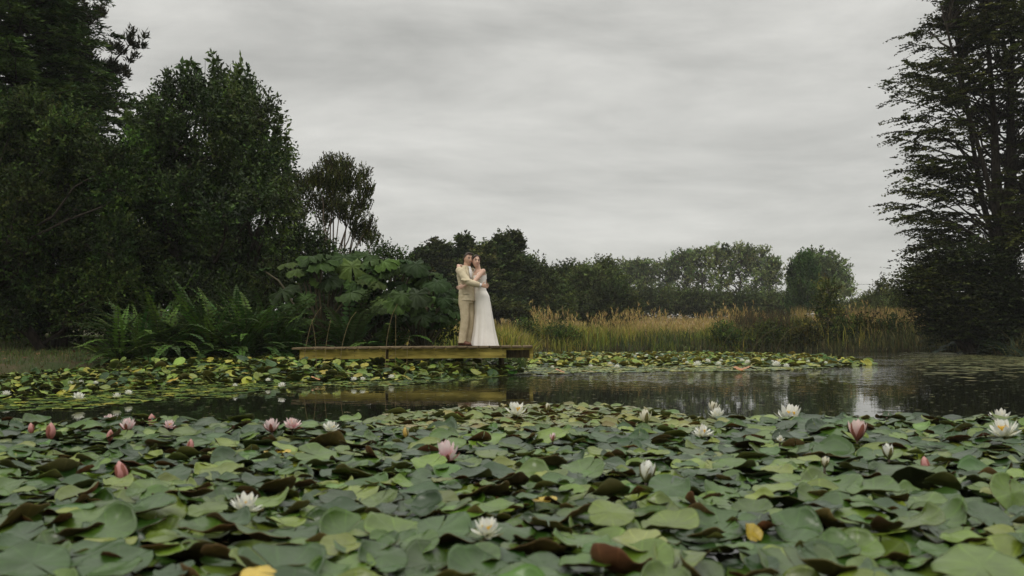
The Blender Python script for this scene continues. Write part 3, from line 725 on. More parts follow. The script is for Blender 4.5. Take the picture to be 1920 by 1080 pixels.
P = bank_pts(7000, -0.2, 0.15); blades(g, P, rng.uniform(0.12, 0.38, len(P)) * KB, 0.022 * KB, [(0.05, 0.035, 0.018), (0.08, 0.06, 0.025), (0.03, 0.035, 0.015), (0.06, 0.075, 0.025)], 0.6)  # dark blades along the waterline: shade at the reed feet put into colour
tag(g.obj('reeds', GRASSM), 'tan and green reeds and long grass lining the far bank', 'reeds', kind='stuff')
# dry field beyond
g = Geo()
n = 14000; yy = 60 + 70 * rng.random(n) ** 1.4; xx = rng.uniform(-0.03, 0.46, n) * yy
P = np.stack([xx, yy, terrain_h(xx, yy) - 0.02], 1)
blades(g, P, rng.uniform(0.3, 0.7, n), 0.055, TAN_G + [(0.3, 0.22, 0.1)], 0.3)
tag(g.obj('dry_meadow', GRASSM), 'dry straw coloured meadow beyond the reeds', 'meadow', kind='stuff')
# left lawn and bank edge
g = Geo()
n = 26000; xx = rng.uniform(-18, -6, n); yy = rng.uniform(15.5, 34, n); ok = pond_dist(xx, yy) > -0.1; xx, yy = xx[ok], yy[ok]
P = np.stack([xx, yy, terrain_h(xx, yy) - 0.01], 1)
blades(g, P, rng.uniform(0.05, 0.17, len(P)), 0.014, [(0.06, 0.1, 0.02), (0.075, 0.1, 0.022), (0.1, 0.085, 0.03), (0.05, 0.08, 0.018)], 0.6)
tag(g.obj('lawn_grass', GRASSM), 'short rough grass on the left bank', 'grass', kind='stuff')
g = Geo()
n = 5000; t = rng.uniform(-0.2, 1, n); xx = -11.5 + 4.7 * t; yy = np.interp(xx, [-14, -8.9, -7.9, -6.9], [13, 17.2, 18.8, 19.4]) + np.abs(rng.normal(size=n)) * 0.25 - 0.1
P = np.stack([xx, yy, terrain_h(xx, yy) - 0.02], 1)
blades(g, P, rng.uniform(0.12, 0.42, n), 0.014, [(0.06, 0.065, 0.022), (0.1, 0.085, 0.035), (0.04, 0.05, 0.018), (0.15, 0.11, 0.05)], 0.5)
tag(g.obj('bank_grass', GRASSM), 'long straggly grass at the water edge by the left lawn', 'grass', kind='stuff')
# fallen leaves on the lawn
g = Geo(); n = 420; xx = rng.uniform(-15, -7.8, n); yy = rng.uniform(18.5, 28, n); P = np.stack([xx, yy, terrain_h(xx, yy) + 0.03], 1)
leaves(g, P, rdir(n) * np.array([1, 1, 0.2]), 0.09, 0.06, rdir(n) * 0.4 + np.array([0, 0, 1.0]), pick_cols([(0.14, 0.08, 0.045), (0.18, 0.1, 0.05), (0.1, 0.06, 0.035)], n))
tag(g.obj('fallen_leaves', DULLLEAF), 'brown fallen leaves scattered on the left lawn', 'leaves', kind='stuff')


def clump(name, label, cat, px, Y, n, h, rad, pal, wd=0.02, lean=0.3, tip=None, group=None, z=None):
    x = at(px, 600, Y)[0]; loc = np.array([x, Y, gh(x, Y) - 0.03 if z is None else z])
    g = Geo(); a = rng.uniform(0, 2 * PI, n); r = np.sqrt(rng.random(n)) * rad
    P = loc + np.stack([np.cos(a) * r, np.sin(a) * r, np.zeros(n)], 1)
    blades(g, P, h * rng.uniform(0.6, 1.1, n), wd, pal, lean, 0.3, tip)
    return tag(g.obj(name, GRASSM, loc=loc), label, cat, group)


BRN = [(0.07, 0.05, 0.024), (0.05, 0.04, 0.02), (0.1, 0.07, 0.03), (0.05, 0.06, 0.022)]
clump('rush_clump', 'dark brown clump of tall rushes on the far bank below the poplars', 'rushes', 1425, 54.4, 1300, 2.15, 1.64, BRN, 0.042, 0.22)
clump('rush_clump', 'brown green rushes between the dark rush clump and the slim bankside tree', 'rushes', 1490, 54.6, 700, 1.79, 0.96, BRN + GREEN_G, 0.042, 0.15)
clump('rush_clump', 'tall tan rushes with feathery heads left of the black shrub', 'rushes', 1665, 56.0, 1900, 2.24, 2.12, TAN_G[:2] + [(0.13, 0.085, 0.04), (0.17, 0.11, 0.05)], 0.042, 0.16)
clump('rush_clump', 'reddish tan rushes right of the slim bankside tree', 'rushes', 1610, 56.7, 800, 2.06, 1.16, [(0.16, 0.09, 0.045), (0.12, 0.08, 0.04)], 0.042, 0.16)
clump('rush_clump', 'orange tan rushes with white flower heads beside the cypress foot', 'rushes', 1510, 56.4, 600, 2.24, 0.77, TAN_G, 0.042, 0.15)
clump('rush_clump', 'tan rushes at the right end of the tan bank against the black shrub', 'rushes', 1720, 54.8, 900, 2.15, 0.96, TAN_G[:2] + [(0.13, 0.085, 0.04)], 0.042, 0.2)
blob_tree('slim_bank_tree', 'slim dark sapling on the far bank right of the rushes', 'tree', 1550, 53.5, [(1552, 545, 14, 16), (1545, 570, 18, 18), (1558, 595, 20, 18), (1548, 620, 22, 18), (1552, 640, 24, 14)], OLIVE, (0.07, 0.04), (0.25, 9), 75, 0.03, 1, bark=PALEBARK, K=1.93)
for px, py, rx, ry, pal, lab in [(1585, 630, 32, 22, OLIVE[:3] + DARK, 'dark low bush at the water edge right of the sapling'), (1620, 628, 44, 28, OLIVE, 'low olive bush at the water edge left of the tan rushes'), (1680, 628, 42, 28, OLIVE[:3] + DARK, 'broad dark bush at the water edge below the tan rushes'), (1735, 632, 34, 26, DARK + OLIVE[:1], 'dark bush at the water edge near the black shrub'),
                                 (1360, 632, 26, 18, MIDG, 'small green bush left of the dark rush clump'), (1440, 632, 40, 20, OLIVE[:3], 'low bush in front of the dark rush clump'), (1510, 630, 30, 20, OLIVE, 'low bush left of the sapling on the far bank'),
                                 (985, 628, 26, 22, MIDG, 'green bush beyond the end of the jetty'), (1050, 630, 30, 16, MIDG[1:], 'low green bush on the far bank right of the jetty end')]:
    blob_tree('bank_bush', lab, 'bush', px, 52.2, [(px, py, rx * 0.75, ry * 1.1), (px - rx * 0.6, py + 8, rx * 0.6, ry * 0.8), (px + rx * 0.6, py + 7, rx * 0.6, ry * 0.85), (px - rx * 0.2, py - ry * 0.7, rx * 0.35, ry * 0.4)], pal, (0.065, 0.035), (0.25, 9), 70, 0.02, 3, group='bushes on the far bank', K=1.93)
# bright grass behind the couple
clump('grass_clump', 'bright green grass clump behind the shoes of the groom', 'grass', 845, 21.6, 700, 0.6, 0.42, [(0.07, 0.11, 0.022), (0.09, 0.13, 0.03)], 0.016, 0.4)
clump('grass_clump', 'green grass clump behind the hem of the wedding dress', 'grass', 945, 22.4, 900, 0.85, 0.5, [(0.05, 0.085, 0.022), (0.08, 0.1, 0.03)], 0.016, 0.3)
clump('grass_clump', 'yellowish grass clump between the giant leaf stalks behind the jetty', 'grass', 765, 21.4, 500, 0.5, 0.4, [(0.1, 0.085, 0.03), (0.06, 0.065, 0.02)], 0.015, 0.5)


# ------------------------------------------------------------------ ferns
def frond(g, base, az, L, e0, curl, wmax, pal, n=20, shade=1.0):
    t = np.linspace(0, 1, n)
    el = e0 - curl * t ** 1.3
    st = L / n
    dr = np.cumsum(np.cos(el)) * st; dz = np.cumsum(np.sin(el)) * st
    hz = np.array([math.cos(az), math.sin(az), 0])
    P = base + hz * dr[:, None] + np.array([0, 0, 1.0]) * dz[:, None]
    T = unit(np.gradient(P, axis=0)); side = np.array([-hz[1], hz[0], 0.0]); nrm = np.cross(T, side)
    nrm = np.where(nrm[:, 2:3] < 0, -nrm, nrm)
    tube(g, P, np.linspace(0.008, 0.002, n), 4, (0.05, 0.04, 0.015), cap=False)
    wp = wmax * np.sin(PI * (0.1 + 0.9 * t) ** 0.75) ** 0.9 + 0.01
    c = pick_cols(pal, 1, 0.15)[0]
    for sg in (1, -1):
        k = np.arange(2, n)
        d = side * sg + T[k] * 0.45 - np.array([0, 0, 0.15]) + rng.normal(size=(len(k), 3)) * 0.06
        leaves(g, P[k], d, wp[k], st * 1.05, nrm[k] + rng.normal(size=(len(k), 3)) * 0.12, c * (1 + rng.normal(size=(len(k), 1)) * 0.12), 0.05)


FERN = [(0.036, 0.08, 0.016), (0.055, 0.11, 0.019), (0.08, 0.14, 0.024), (0.036, 0.066, 0.018)]
def fern(name, label, x, y, nf, L, pal, group, e=(0.4, 1.5), wmax=0.13, z=None):
    loc = np.array([x, y, (gh(x, y) if z is None else z)])
    g = Geo()
    for k in range(nf):
        e0 = rng.uniform(*e)
        frond(g, loc + rng.normal(size=3) * np.array([0.06, 0.06, 0.02]), k * 2.4 + rng.normal() * 0.25, L * rng.uniform(0.7, 1.2), e0, rng.uniform(0.5, 1.6), wmax * rng.uniform(0.8, 1.2), pal)
    return tag(g.obj(name, LEAF, loc=loc), label, 'fern', group)


fl = 'dark green fern arching over the left bank between lawn and jetty'
k = 0
flabs = ['broad fern overhanging the water nearest the left lawn', 'tall fern with an upright pale frond near the lawn', 'fern with long drooping fronds left in the fern bank', 'dense fern in the middle of the fern bank', 'fern with yellow tipped fronds mid fern bank', 'fern right of the middle of the fern bank',
         'bright tipped fern below the dark tree trunk', 'fern close to the left end of the jetty', 'low fern touching the landward end of the jetty', 'low fern at the water edge left in the fern bank', 'low fern at the water edge mid fern bank', 'low fern at the water edge nearest the jetty', 'fern at the back of the fern bank, left side', 'fern at the back of the fern bank, centre', 'fern at the back of the fern bank, right side', 'fern in the shade behind the low ferns, leftmost', 'fern in the shade behind the low ferns, rightmost']
for (px, y, L, nf) in [(225, 16.2, 1.1, 30), (265, 17.0, 1.5, 26), (310, 17.2, 1.45, 26), (355, 17.6, 1.4, 26), (400, 18.0, 1.45, 26), (440, 18.4, 1.5, 26), (470, 18.8, 1.4, 26), (505, 19.2, 1.25, 26), (535, 19.6, 0.95, 24), (285, 16.1, 0.9, 22), (370, 17.0, 0.9, 22), (455, 17.9, 0.9, 22), (300, 18.6, 1.6, 24), (380, 19.2, 1.6, 24), (450, 19.6, 1.6, 24), (250, 17.8, 1.3, 24), (500, 20.4, 1.5, 24)]:
    y = 19.6 + (y - 16.0) * 0.4 + (0.0 if px < 480 else 0.1); L *= 1.22
    fern('fern', flabs[k], at(px, 600, y)[0], y, nf, L, FERN, 'ferns on the left bank'); k += 1
# lighter upright fern amid giant leaves, and the dark ones on the right bank
fern('fern', 'pale green upright fern in the middle of the giant leaves behind the jetty', at(655, 600, 21.8)[0], 21.8, 22, 1.9, [(0.04, 0.085, 0.022), (0.055, 0.1, 0.026)], 'ferns behind the jetty', (0.8, 1.45), 0.16)
fern('fern', 'green fern below the giant leaves behind the middle of the jetty', at(725, 600, 22.0)[0], 22.0, 22, 1.5, FERN[1:], 'ferns behind the jetty', (0.5, 1.3), 0.15)
fern('fern', 'yellowish low fern behind the jetty left of the groom', at(745, 600, 21.4)[0], 21.4, 14, 0.7, [(0.09, 0.085, 0.03), (0.06, 0.08, 0.025)], 'ferns behind the jetty', (0.3, 1.2), 0.1)
fern('fern', 'green fern behind the landward end of the jetty', at(560, 600, 21.4)[0], 21.4, 20, 1.3, FERN, 'ferns behind the jetty', (0.4, 1.3), 0.14)
for (px, y, L, lab) in [(1800, 26.2, 1.3, 'blue green fern at the water edge right of the tan bank'), (1850, 25.4, 1.4, 'large dark fern below the black shrub on the right bank'), (1900, 24.6, 1.3, 'dark fern at the right edge near the beech trunk'), (1775, 27, 1.2, 'dark fern at the foot of the black shrub, leftmost on the right bank'), (1935, 23.8, 1.2, 'dark fern cut by the right edge of the picture')]:
    y = y * 1.0 + {1800: 19.5, 1850: 16.5, 1900: 13.0, 1775: 20.5, 1935: 11.5}[px]; L *= 1.6
    fern('fern', lab, at(px, 600, y)[0], y, 26, L, [(0.014, 0.028, 0.016), (0.018, 0.036, 0.02)], 'ferns on the right bank', (0.2, 1.2), 0.15)

# ------------------------------------------------------------------ giant-leaved plants
def giant_leaf(g, c, rad, axis_n, spin, pal, seed):
    r_ = np.random.default_rng(seed)
    ns, nr = 84, 7
    th = np.linspace(0.12, 2 * PI - 0.12, ns)
    lob = 0.60 + 0.30 * np.abs(np.cos(3.5 * th + r_.normal() * 0.1)) ** 0.8 + 0.12 * np.abs(np.sin(14 * th + 1)) + r_.normal(size=ns) * 0.035
    V = []
    for k in range(nr + 1):
        q = k / nr
        rr = rad * q * (1 + (lob - 1) * q ** 1.6)
        z = rad * (-0.34 * q ** 2 + 0.09 * np.cos(7 * th) * q + 0.05 * np.cos(14 * th) * q + 0.05 * np.sin(2 * th + r_.normal()) * q + 0.05 * r_.normal(size=ns) * (q > 0.7))
        V.append(np.stack([np.cos(th) * rr, np.sin(th) * rr, z], 1))
    V = np.concatenate(V)
    n = unit(np.asarray(axis_n, float)); u = unit(np.cross(np.array([math.cos(spin), math.sin(spin), 0.01]), n)); v = np.cross(n, u)
    V = np.asarray(c) + V[:, :1] * u + V[:, 1:2] * v + V[:, 2:] * n
    i, j = np.meshgrid(np.arange(nr), np.arange(ns - 1), indexing='ij'); a = i * ns + j
    g.add(V, np.stack([a, a + 1, a + ns + 1, a + ns], -1).reshape(-1, 4), None, pick_cols(pal, 1, 0.2)[0])


GUN = [(0.024, 0.05, 0.010), (0.036, 0.068, 0.013), (0.062, 0.105, 0.02), (0.03, 0.058, 0.012), (0.02, 0.04, 0.009)]
GMAT = col_mat('giant_leaf', 0.6, 0.18, 0.15, 0.5, 14, 0.25, 6)
sd_ = 1
for (lab, bpx, bY, lv) in [
    ('giant leaved plant with tall umbrella leaves behind the left half of the jetty', 610, 22.3, [(600, 492, 0.62, 22.0), (560, 505, 0.5, 22.4), (645, 482, 0.6, 22.6), (530, 545, 0.55, 21.6), (690, 478, 0.55, 23), (590, 530, 0.5, 23), (625, 560, 0.45, 23.2), (565, 575, 0.45, 21.8), (540, 490, 0.45, 23.2)]),
    ('giant leaved plant with dark drooping leaves behind the middle of the jetty', 715, 22.8, [(720, 490, 0.55, 22.4), (745, 500, 0.5, 22.8), (700, 520, 0.55, 22.2), (760, 530, 0.6, 22.6), (680, 555, 0.45, 22.6), (730, 560, 0.5, 22.2), (705, 590, 0.4, 22.3)]),
    ('giant leaved plant with spreading light edged leaves beside the groom', 790, 22.4, [(780, 560, 0.62, 21.4), (800, 520, 0.55, 22.6), (830, 548, 0.5, 22.2), (775, 505, 0.45, 23), (842, 580, 0.45, 22.2), (755, 590, 0.45, 21.9), (815, 600, 0.45, 22.2), (852, 560, 0.4, 22.6)])]:
    bx = at(bpx, 600, bY)[0]; base = np.array([bx, bY, gh(bx, bY) - 0.05])
    root = thing('giant_leaf_plant', lab, 'plant', base, 'giant leaved plants behind the jetty')
    r3 = np.random.default_rng(sd_ + 50)
    lv = [(px, py, rd * 0.68, lY) for px, py, rd, lY in lv] + [(px + r3.normal() * 38, py + r3.normal() * 22 + 12, rd * r3.uniform(0.42, 0.7), lY + r3.normal() * 0.5) for px, py, rd, lY in lv for _ in (0, 1, 2)]
    for px, py, rd, lY in lv:
        py = max(py, np.interp(px, [500, 560, 610, 690, 750, 800, 860], [505, 488, 475, 468, 482, 505, 545]))
        c = at(px, py, lY); g = Geo()
        out = c - base; out[2] = 0
        ax_ = np.array([0, 0, 1.0]) + out * 0.3 + np.array([rng.normal() * 0.3, -0.4 + rng.normal() * 0.3, 0])
        giant_leaf(g, c, rd, ax_, rng.uniform(0, 2 * PI), GUN, sd_); sd_ += 1
        lf = g.obj('leaf', GMAT, root, True)
        g2 = Geo(); P = limb(base + rng.normal(size=3) * 0.08, c - np.array([0, 0, 0.02]), 0.12, 8, 0.02)
        tube(g2, P, np.linspace(0.035, 0.018, 8), 6, (0.06, 0.05, 0.025))
        g2.obj('stalk', col_mat('stalk', 0.7), root, True)

# ------------------------------------------------------------------ jetty
U = np.array([1.0, 0, 0.008]); Vv = np.array([0, 1.0, 0]); Z = np.array([0, 0, 1.0])
NC = np.array([0.394, 18.4, 0]); JL, JW, DZ = 4.46, 1.2, 0.542
AX = np.array([U, Vv, Z])
WOODTOP = plain_mat('weathered_plank', (0.07, 0.05, 0.028), (0.22, 0.165, 0.095), 0.85, 0.15, 5, 0.3, 30, (1.2, 8, 8), lo=0.3, hi=0.7)
WOODSIDE = plain_mat('treated_pine', (0.15, 0.12, 0.025), (0.42, 0.335, 0.08), 0.8, 0.15, 3.2, 0.4, 25, (1.0, 6, 7), lo=0.3, hi=0.72)
WOODDARK = plain_mat('wet_post_bay_shade', (0.05, 0.04, 0.02), (0.12, 0.09, 0.04), 0.8, 0.2, 6, 0.3, 20, (4, 4, 1))
root = thing('jetty', 'low wooden jetty of weathered planks reaching out over the pads, couple standing on it', 'jetty', NC)
def J(u, v, z): return NC + U * u + Vv * v + Z * z
npl = 22; pw = JL / npl
for k in range(npl):
    g = Geo(); u = -JL + pw * (k + 0.5)
    box(g, J(u, JW / 2 + rng.normal() * 0.016, DZ - 0.0185 + rng.normal() * 0.002), (pw - 0.022, JW + 0.11, 0.037), AX, bev=0.005)
    g.obj('plank', WOODTOP, root)
g = Geo(); box(g, J(-0.29, 0.33, DZ - 0.037 - 0.095), (0.44, 0.04, 0.19), AX); g.obj('bay_shade_board', WOODDARK, root)  # dark board added to give the open bay its shaded inside
# the bay at the outer end has no front beam: open and dark below a narrow fascia
g = Geo(); box(g, J(-0.25, 0.03, DZ - 0.037 - 0.022), (0.5, 0.03, 0.042), AX, bev=0.004); g.obj('fascia', WOODSIDE, root)
for v, runs in ((0.055, ((-JL + 0.14, -2.735), (-2.675, -0.5))), (JW - 0.055, ((-JL + 0.14, -2.735), (-2.675, -0.5)))):
    for (u0, u1) in runs:
        g = Geo(); box(g, J((u0 + u1) / 2, v, DZ - 0.037 - 0.093), (u1 - u0, 0.05, 0.185), AX, bev=0.004); g.obj('side_beam', WOODSIDE, root)
for u in (-JL + 0.2, -3.6, -2.705, -1.6, -0.53):
    g = Geo(); box(g, J(u, JW / 2, DZ - 0.14), (0.05, JW - 0.17, 0.17), AX); g.obj('cross_joist', WOODDARK, root)
for u, v in ((-4.2, 0.16), (-4.2, JW - 0.14), (-2.705, 0.14), (-2.705, JW - 0.14), (-0.6, JW - 0.14)):
    if True:
        g = Geo(); tube(g, [J(u, v, -0.5), J(u, v, DZ - 0.05)], [0.055, 0.055], 10); g.obj('post', WOODDARK, root, True)
for v in (0.045, JW - 0.045):
    g = Geo(); box(g, J(-0.035, v, DZ - 0.14), (0.06, 0.07, 0.2), AX, bev=0.004); g.obj('end_post', WOODSIDE, root)
for u in (-4.05, -3.3, -2.78, -2.63, -1.8, -1.0, -0.56):
    g = Geo()
    for dz_ in (0.075, 0.165): tube(g, [J(u, 0.034, DZ - dz_), J(u, 0.023, DZ - dz_)], [0.011, 0.009], 8)
    g.obj('bolt', WOODDARK, root)

# ------------------------------------------------------------------ couple
def remesh(g, name, mat, parent, vox=0.006, it=4, fac=0.5):
    me = g.mesh(name + '_raw', mat); o = bpy.data.objects.new(name + '_raw', me); COL.objects.link(o)
    md = o.modifiers.new('r', 'REMESH'); md.mode = 'VOXEL'; md.voxel_size = vox
    if it:
        sm = o.modifiers.new('s', 'SMOOTH'); sm.iterations = it; sm.factor = fac
    dg = bpy.context.evaluated_depsgraph_get(); dg.update()
    nm = bpy.data.meshes.new_from_object(o.evaluated_get(dg)); nm.name = name
    bpy.data.objects.remove(o); bpy.data.meshes.remove(me)
    for p in nm.polygons: p.use_smooth = True
    nm.materials.clear(); nm.materials.append(mat)
    q = bpy.data.objects.new(name, nm); COL.objects.link(q); q.parent = parent
    return q


def frame(face, tilt=0.0):
    f = unit(np.array([face[0], face[1], face[2] if len(face) > 2 else 0.0])); s_ = unit(np.cross(f, Z)); u = np.cross(s_, f)
    if tilt:
        s2 = s_ * math.cos(tilt) + u * math.sin(tilt); u = u * math.cos(tilt) - s_ * math.sin(tilt); s_ = s2
    return np.array([f, s_, u])    # rows: forward, right side, up


def head(g, c, fr, k=1.0):
    n, m_ = 32, 24
    th = np.linspace(0, PI, m_)[:, None]; ph = np.arange(n)[None, :] / n * 2 * PI
    f = (np.sin(th) * np.cos(ph)).ravel(); s_ = (np.sin(th) * np.sin(ph)).ravel(); u = (np.cos(th) * np.ones_like(ph)).ravel()
    low = (-u).clip(0, 1)
    fx = f * 0.097 * (1 - 0.12 * low) + 0.012 * low * (f > 0); sx_ = s_ * 0.076 * (1 - 0.33 * low ** 1.6); ux = u * 0.118
    fx = fx + np.where(f > 0.5, 0.006 * np.exp(-((u - 0.28) / 0.12) ** 2), 0) - np.where(f > 0.3, 0.010 * np.exp(-((u - 0.06) / 0.1) ** 2 - ((abs(s_) - 0.36) / 0.16) ** 2), 0)
    fx = fx + np.where(f > 0, 0.012 * np.exp(-((u + 0.86) / 0.14) ** 2 - (s_ / 0.35) ** 2), 0)
    L = np.stack([fx, sx_, ux], 1) * k
    i, j = np.meshgrid(np.arange(m_ - 1), np.arange(n), indexing='ij'); a = i * n + j; b = i * n + (j + 1) % n
    g.add(L @ fr + c, np.stack([a, a + n, b + n, b], -1).reshape(-1, 4))
    def q(x, y, z): return np.array([x, y, z]) * k @ fr + c
    tube(g, [q(0.085, 0, 0.02), q(0.1, 0, -0.005), q(0.113, 0, -0.03), q(0.1, 0, -0.036)], [0.009, 0.011, 0.014, 0.012], 8)
    for sg in (1, -1): ball(g, q(-0.008, 0.075 * sg, -0.005), np.array([0.018, 0.008, 0.03]) * k, fr, 8, 7)


def face_bits(parent, c, fr, k, lipcol, brow, smile):
    def q(x, y, z): return np.array([x, y, z]) * k @ fr + c
    for sg in (1, -1):
        g = Geo(); ball(g, q(0.0835, 0.030 * sg, 0.010), np.array([0.008, 0.0155, 0.008]) * k, fr, 10, 7, (0.5, 0.47, 0.44))
        ball(g, q(0.089, 0.030 * sg, 0.010), np.array([0.0045, 0.0085, 0.008]) * k, fr, 8, 6, (0.02, 0.014, 0.01))
        tube(g, [q(0.087, 0.017 * sg, 0.0165), q(0.0915, 0.030 * sg, 0.0185), q(0.083, 0.044 * sg, 0.0155)], [0.003, 0.0045, 0.003], 5, (0.02, 0.014, 0.01))
        g.obj('eye', SKINBITS, parent, True)
        g = Geo(); tube(g, [q(0.0945, 0.014 * sg, 0.033), q(0.0925, 0.030 * sg, 0.038), q(0.081, 0.047 * sg, 0.033)], [0.005, 0.0065, 0.004], 6, brow)
        g.obj('eyebrow', SKINBITS, parent, True)
    g = Geo()
    up = 0.006 if smile else 0.001
    tube(g, [q(0.083, -0.026, -0.058 + up), q(0.0965, -0.012, -0.060), q(0.0995, 0, -0.0605), q(0.0965, 0.012, -0.060), q(0.083, 0.026, -0.058 + up)], [0.003, 0.0055, 0.006, 0.0055, 0.003], 6, lipcol)
    if smile: tube(g, [q(0.0915, -0.017, -0.0635), q(0.099, 0, -0.0665), q(0.0915, 0.017, -0.0635)], [0.003, 0.006, 0.003], 6, (0.75, 0.72, 0.66))
    tube(g, [q(0.084, -0.018, -0.069), q(0.0965, 0, -0.073), q(0.084, 0.018, -0.069)], [0.0015, 0.0035, 0.0015], 6, lipcol)
    g.obj('lips', SKINBITS, parent, True)


def hand(g, wrist, dirv, palm_n, k=1.0, curl=0.5, thumb=1):
    """palm and five fingers; dirv wrist->fingers, palm_n out of the palm"""
    d = unit(np.asarray(dirv, float)); pn = np.asarray(palm_n, float); pn = unit(pn - (pn @ d) * d); sd = np.cross(d, pn) * thumb
    w_ = np.asarray(wrist, float)
    tube(g, [w_ - d * 0.02, w_ + d * 0.02 * k, w_ + d * 0.06 * k, w_ + d * 0.092 * k], [(0.024, 0.018), (0.034, 0.016), (0.041, 0.014), (0.037, 0.011)], 12, flat=sd)
    for i_, (o, L) in enumerate([(0.031, 0.07), (0.0105, 0.08), (-0.0105, 0.075), (-0.031, 0.058)]):
        p = w_ + d * 0.085 * k + sd * o * k; P = [p]; dd = unit(d + sd * o * 2.2); L = L * k
        for q_ in range(3):
            dd = unit(dd + pn * curl * 0.42); p = p + dd * L * (0.42, 0.33, 0.25)[q_]; P.append(p)
        tube(g, P, [0.0092 * k, 0.0088 * k, 0.008 * k, 0.006 * k], 8)
    p = w_ + d * 0.03 * k + sd * 0.03 * k
    tube(g, [p - sd * 0.012, p + unit(d * 0.7 + sd + pn * 0.3) * 0.04 * k, p + unit(d * 1.1 + sd * 0.8 + pn * 0.6) * 0.075 * k], [0.013 * k, 0.0105 * k, 0.007 * k], 8)


def ring_loft(g, rings, n=28, col=(1, 1, 1), cap=True, wob=None):
    """rings: (centre, half width, half depth, yaw) stacked upward"""
    an = np.arange(n) / n * 2 * PI; V = []
    for k, (c, a_, b_, yw) in enumerate(rings):
        x = np.cos(an) * a_; y = np.sin(an) * b_
        if wob is not None:
            f = wob(k / (len(rings) - 1), an); x, y = x * f, y * f
        V.append(np.stack([c[0] + x * math.cos(yw) - y * math.sin(yw), c[1] + x * math.sin(yw) + y * math.cos(yw), np.full(n, c[2])], 1))
    V = np.concatenate(V); k = len(rings)
    i, j = np.meshgrid(np.arange(k - 1), np.arange(n), indexing='ij'); a = i * n + j; b = i * n + (j + 1) % n
    T = []
    if cap:
        V = np.concatenate([V, [np.asarray(rings[0][0])], [np.asarray(rings[-1][0])]])
        for j in range(n): T += [(k * n, (j + 1) % n, j), (k * n + 1, (k - 1) * n + j, (k - 1) * n + (j + 1) % n)]
    g.add(V, np.stack([a, b, b + n, a + n], -1).reshape(-1, 4), T, col)


SKINBITS = col_mat('face_detail', 0.45, 0.4)
SKIN_M = plain_mat('skin_tan', (0.52, 0.31, 0.21), (0.58, 0.36, 0.26), 0.5, 0.35, 30, 0.05, 200)
SKIN_W = plain_mat('skin_light', (0.58, 0.37, 0.27), (0.64, 0.42, 0.32), 0.5, 0.35, 30, 0.05, 200)
HAIR = plain_mat('dark_brown_hair', (0.025, 0.015, 0.009), (0.06, 0.036, 0.02), 0.45, 0.4, 40, 0.5, 120, (1, 1, 0.3))
LINEN = plain_mat('beige_linen', (0.5, 0.425, 0.285), (0.62, 0.535, 0.375), 0.9, 0.1, 9, 0.55, 14, sheen=0.1)
LINEN2 = plain_mat('beige_linen_trousers', (0.46, 0.385, 0.25), (0.57, 0.48, 0.33), 0.9, 0.1, 9, 0.55, 12)
SATIN = plain_mat('ivory_crepe', (0.76, 0.72, 0.66), (0.82, 0.78, 0.72), 0.6, 0.25, 5, 0.12, 8)
COTTON = plain_mat('white_cotton', (0.75, 0.74, 0.72), None, 0.8, 0.1, 5, 0.2, 20)
SHOE = plain_mat('brown_leather', (0.09, 0.035, 0.02), (0.14, 0.055, 0.03), 0.4, 0.4, 8)

FZ = DZ - 0.008
YC = 19.0
# --- man
o = np.array([(872 - 960) / F * YC, YC, FZ])
man = thing('person', 'man in beige linen suit and brown shoes hugging the woman on the jetty', 'person', o)
fw = unit(np.array([0.80, -0.60, 0])); rt = np.array([fw[1], -fw[0], 0]); yaw = math.atan2(rt[1], rt[0])
def M(x, y, z): return np.array([x, y, z], float)
hc = M(0.06, -0.025, 1.652); hfr = frame((0.50, -0.86, -0.03), 0.06)
rs, re_, rw_ = M(-0.10, -0.15, 1.43), M(0.07, -0.31, 1.20), M(0.315, -0.29, 1.135)
ls, le, lw = M(0.13, 0.16, 1.43), M(0.30, 0.30, 1.22), M(0.385, 0.22, 1.20)
lh, lk, la = M(0.08, 0.07, 0.92), M(0.10, 0.07, 0.5), M(0.07, 0.09, 0.08)
rh, rk, ra = M(-0.02, -0.07, 0.92), M(0.0, -0.09, 0.5), M(-0.05, -0.08, 0.08)
g = Geo()
head(g, hc, hfr, 1.0)
tube(g, [M(0.015, 0.0, 1.42), M(0.03, -0.005, 1.5), M(0.045, -0.01, 1.6)], [0.085, 0.068, 0.062], 14)
ring_loft(g, [(M(0.03, 0, 0.86), .16, .11, yaw), (M(0.03, 0, 1.0), .16, .11, yaw), (M(0.02, 0, 1.15), .15, .105, yaw), (M(0.01, 0, 1.32), .17, .115, yaw), (M(0.012, 0, 1.42), .16, .085, yaw), (M(0.015, 0, 1.47), .09, .06, yaw)])
for a_, b_, c_ in ((rs, re_, rw_), (ls, le, lw)):
    tube(g, [a_, a_ * 0.5 + b_ * 0.5, b_, b_ * 0.5 + c_ * 0.5, c_], [0.055, 0.05, 0.042, 0.036, 0.027], 12)
hand(g, rw_, (0.95, 0.30, -0.05), (0, 1, 0.0), 1.05, 0.55, 1)
hand(g, lw, (0.15, -0.75, 0.25), (-0.6, -0.7, 0), 1.05, 0.3, -1)
for a_, b_, c_ in ((lh, lk, la), (rh, rk, ra)): tube(g, [a_, b_, c_], [0.085, 0.06, 0.04], 12)
for c_ in (la, ra): tube(g, [c_, c_ + fw * 0.03 - Z * 0.035, c_ + fw * 0.10 - Z * 0.05], [0.036, 0.03, 0.02], 10)
man_body = remesh(g, 'body', SKIN_M, man, 0.0045, 3)
face_bits(man, hc + o, hfr, 1.0, (0.36, 0.14, 0.11), (0.025, 0.015, 0.01), True)
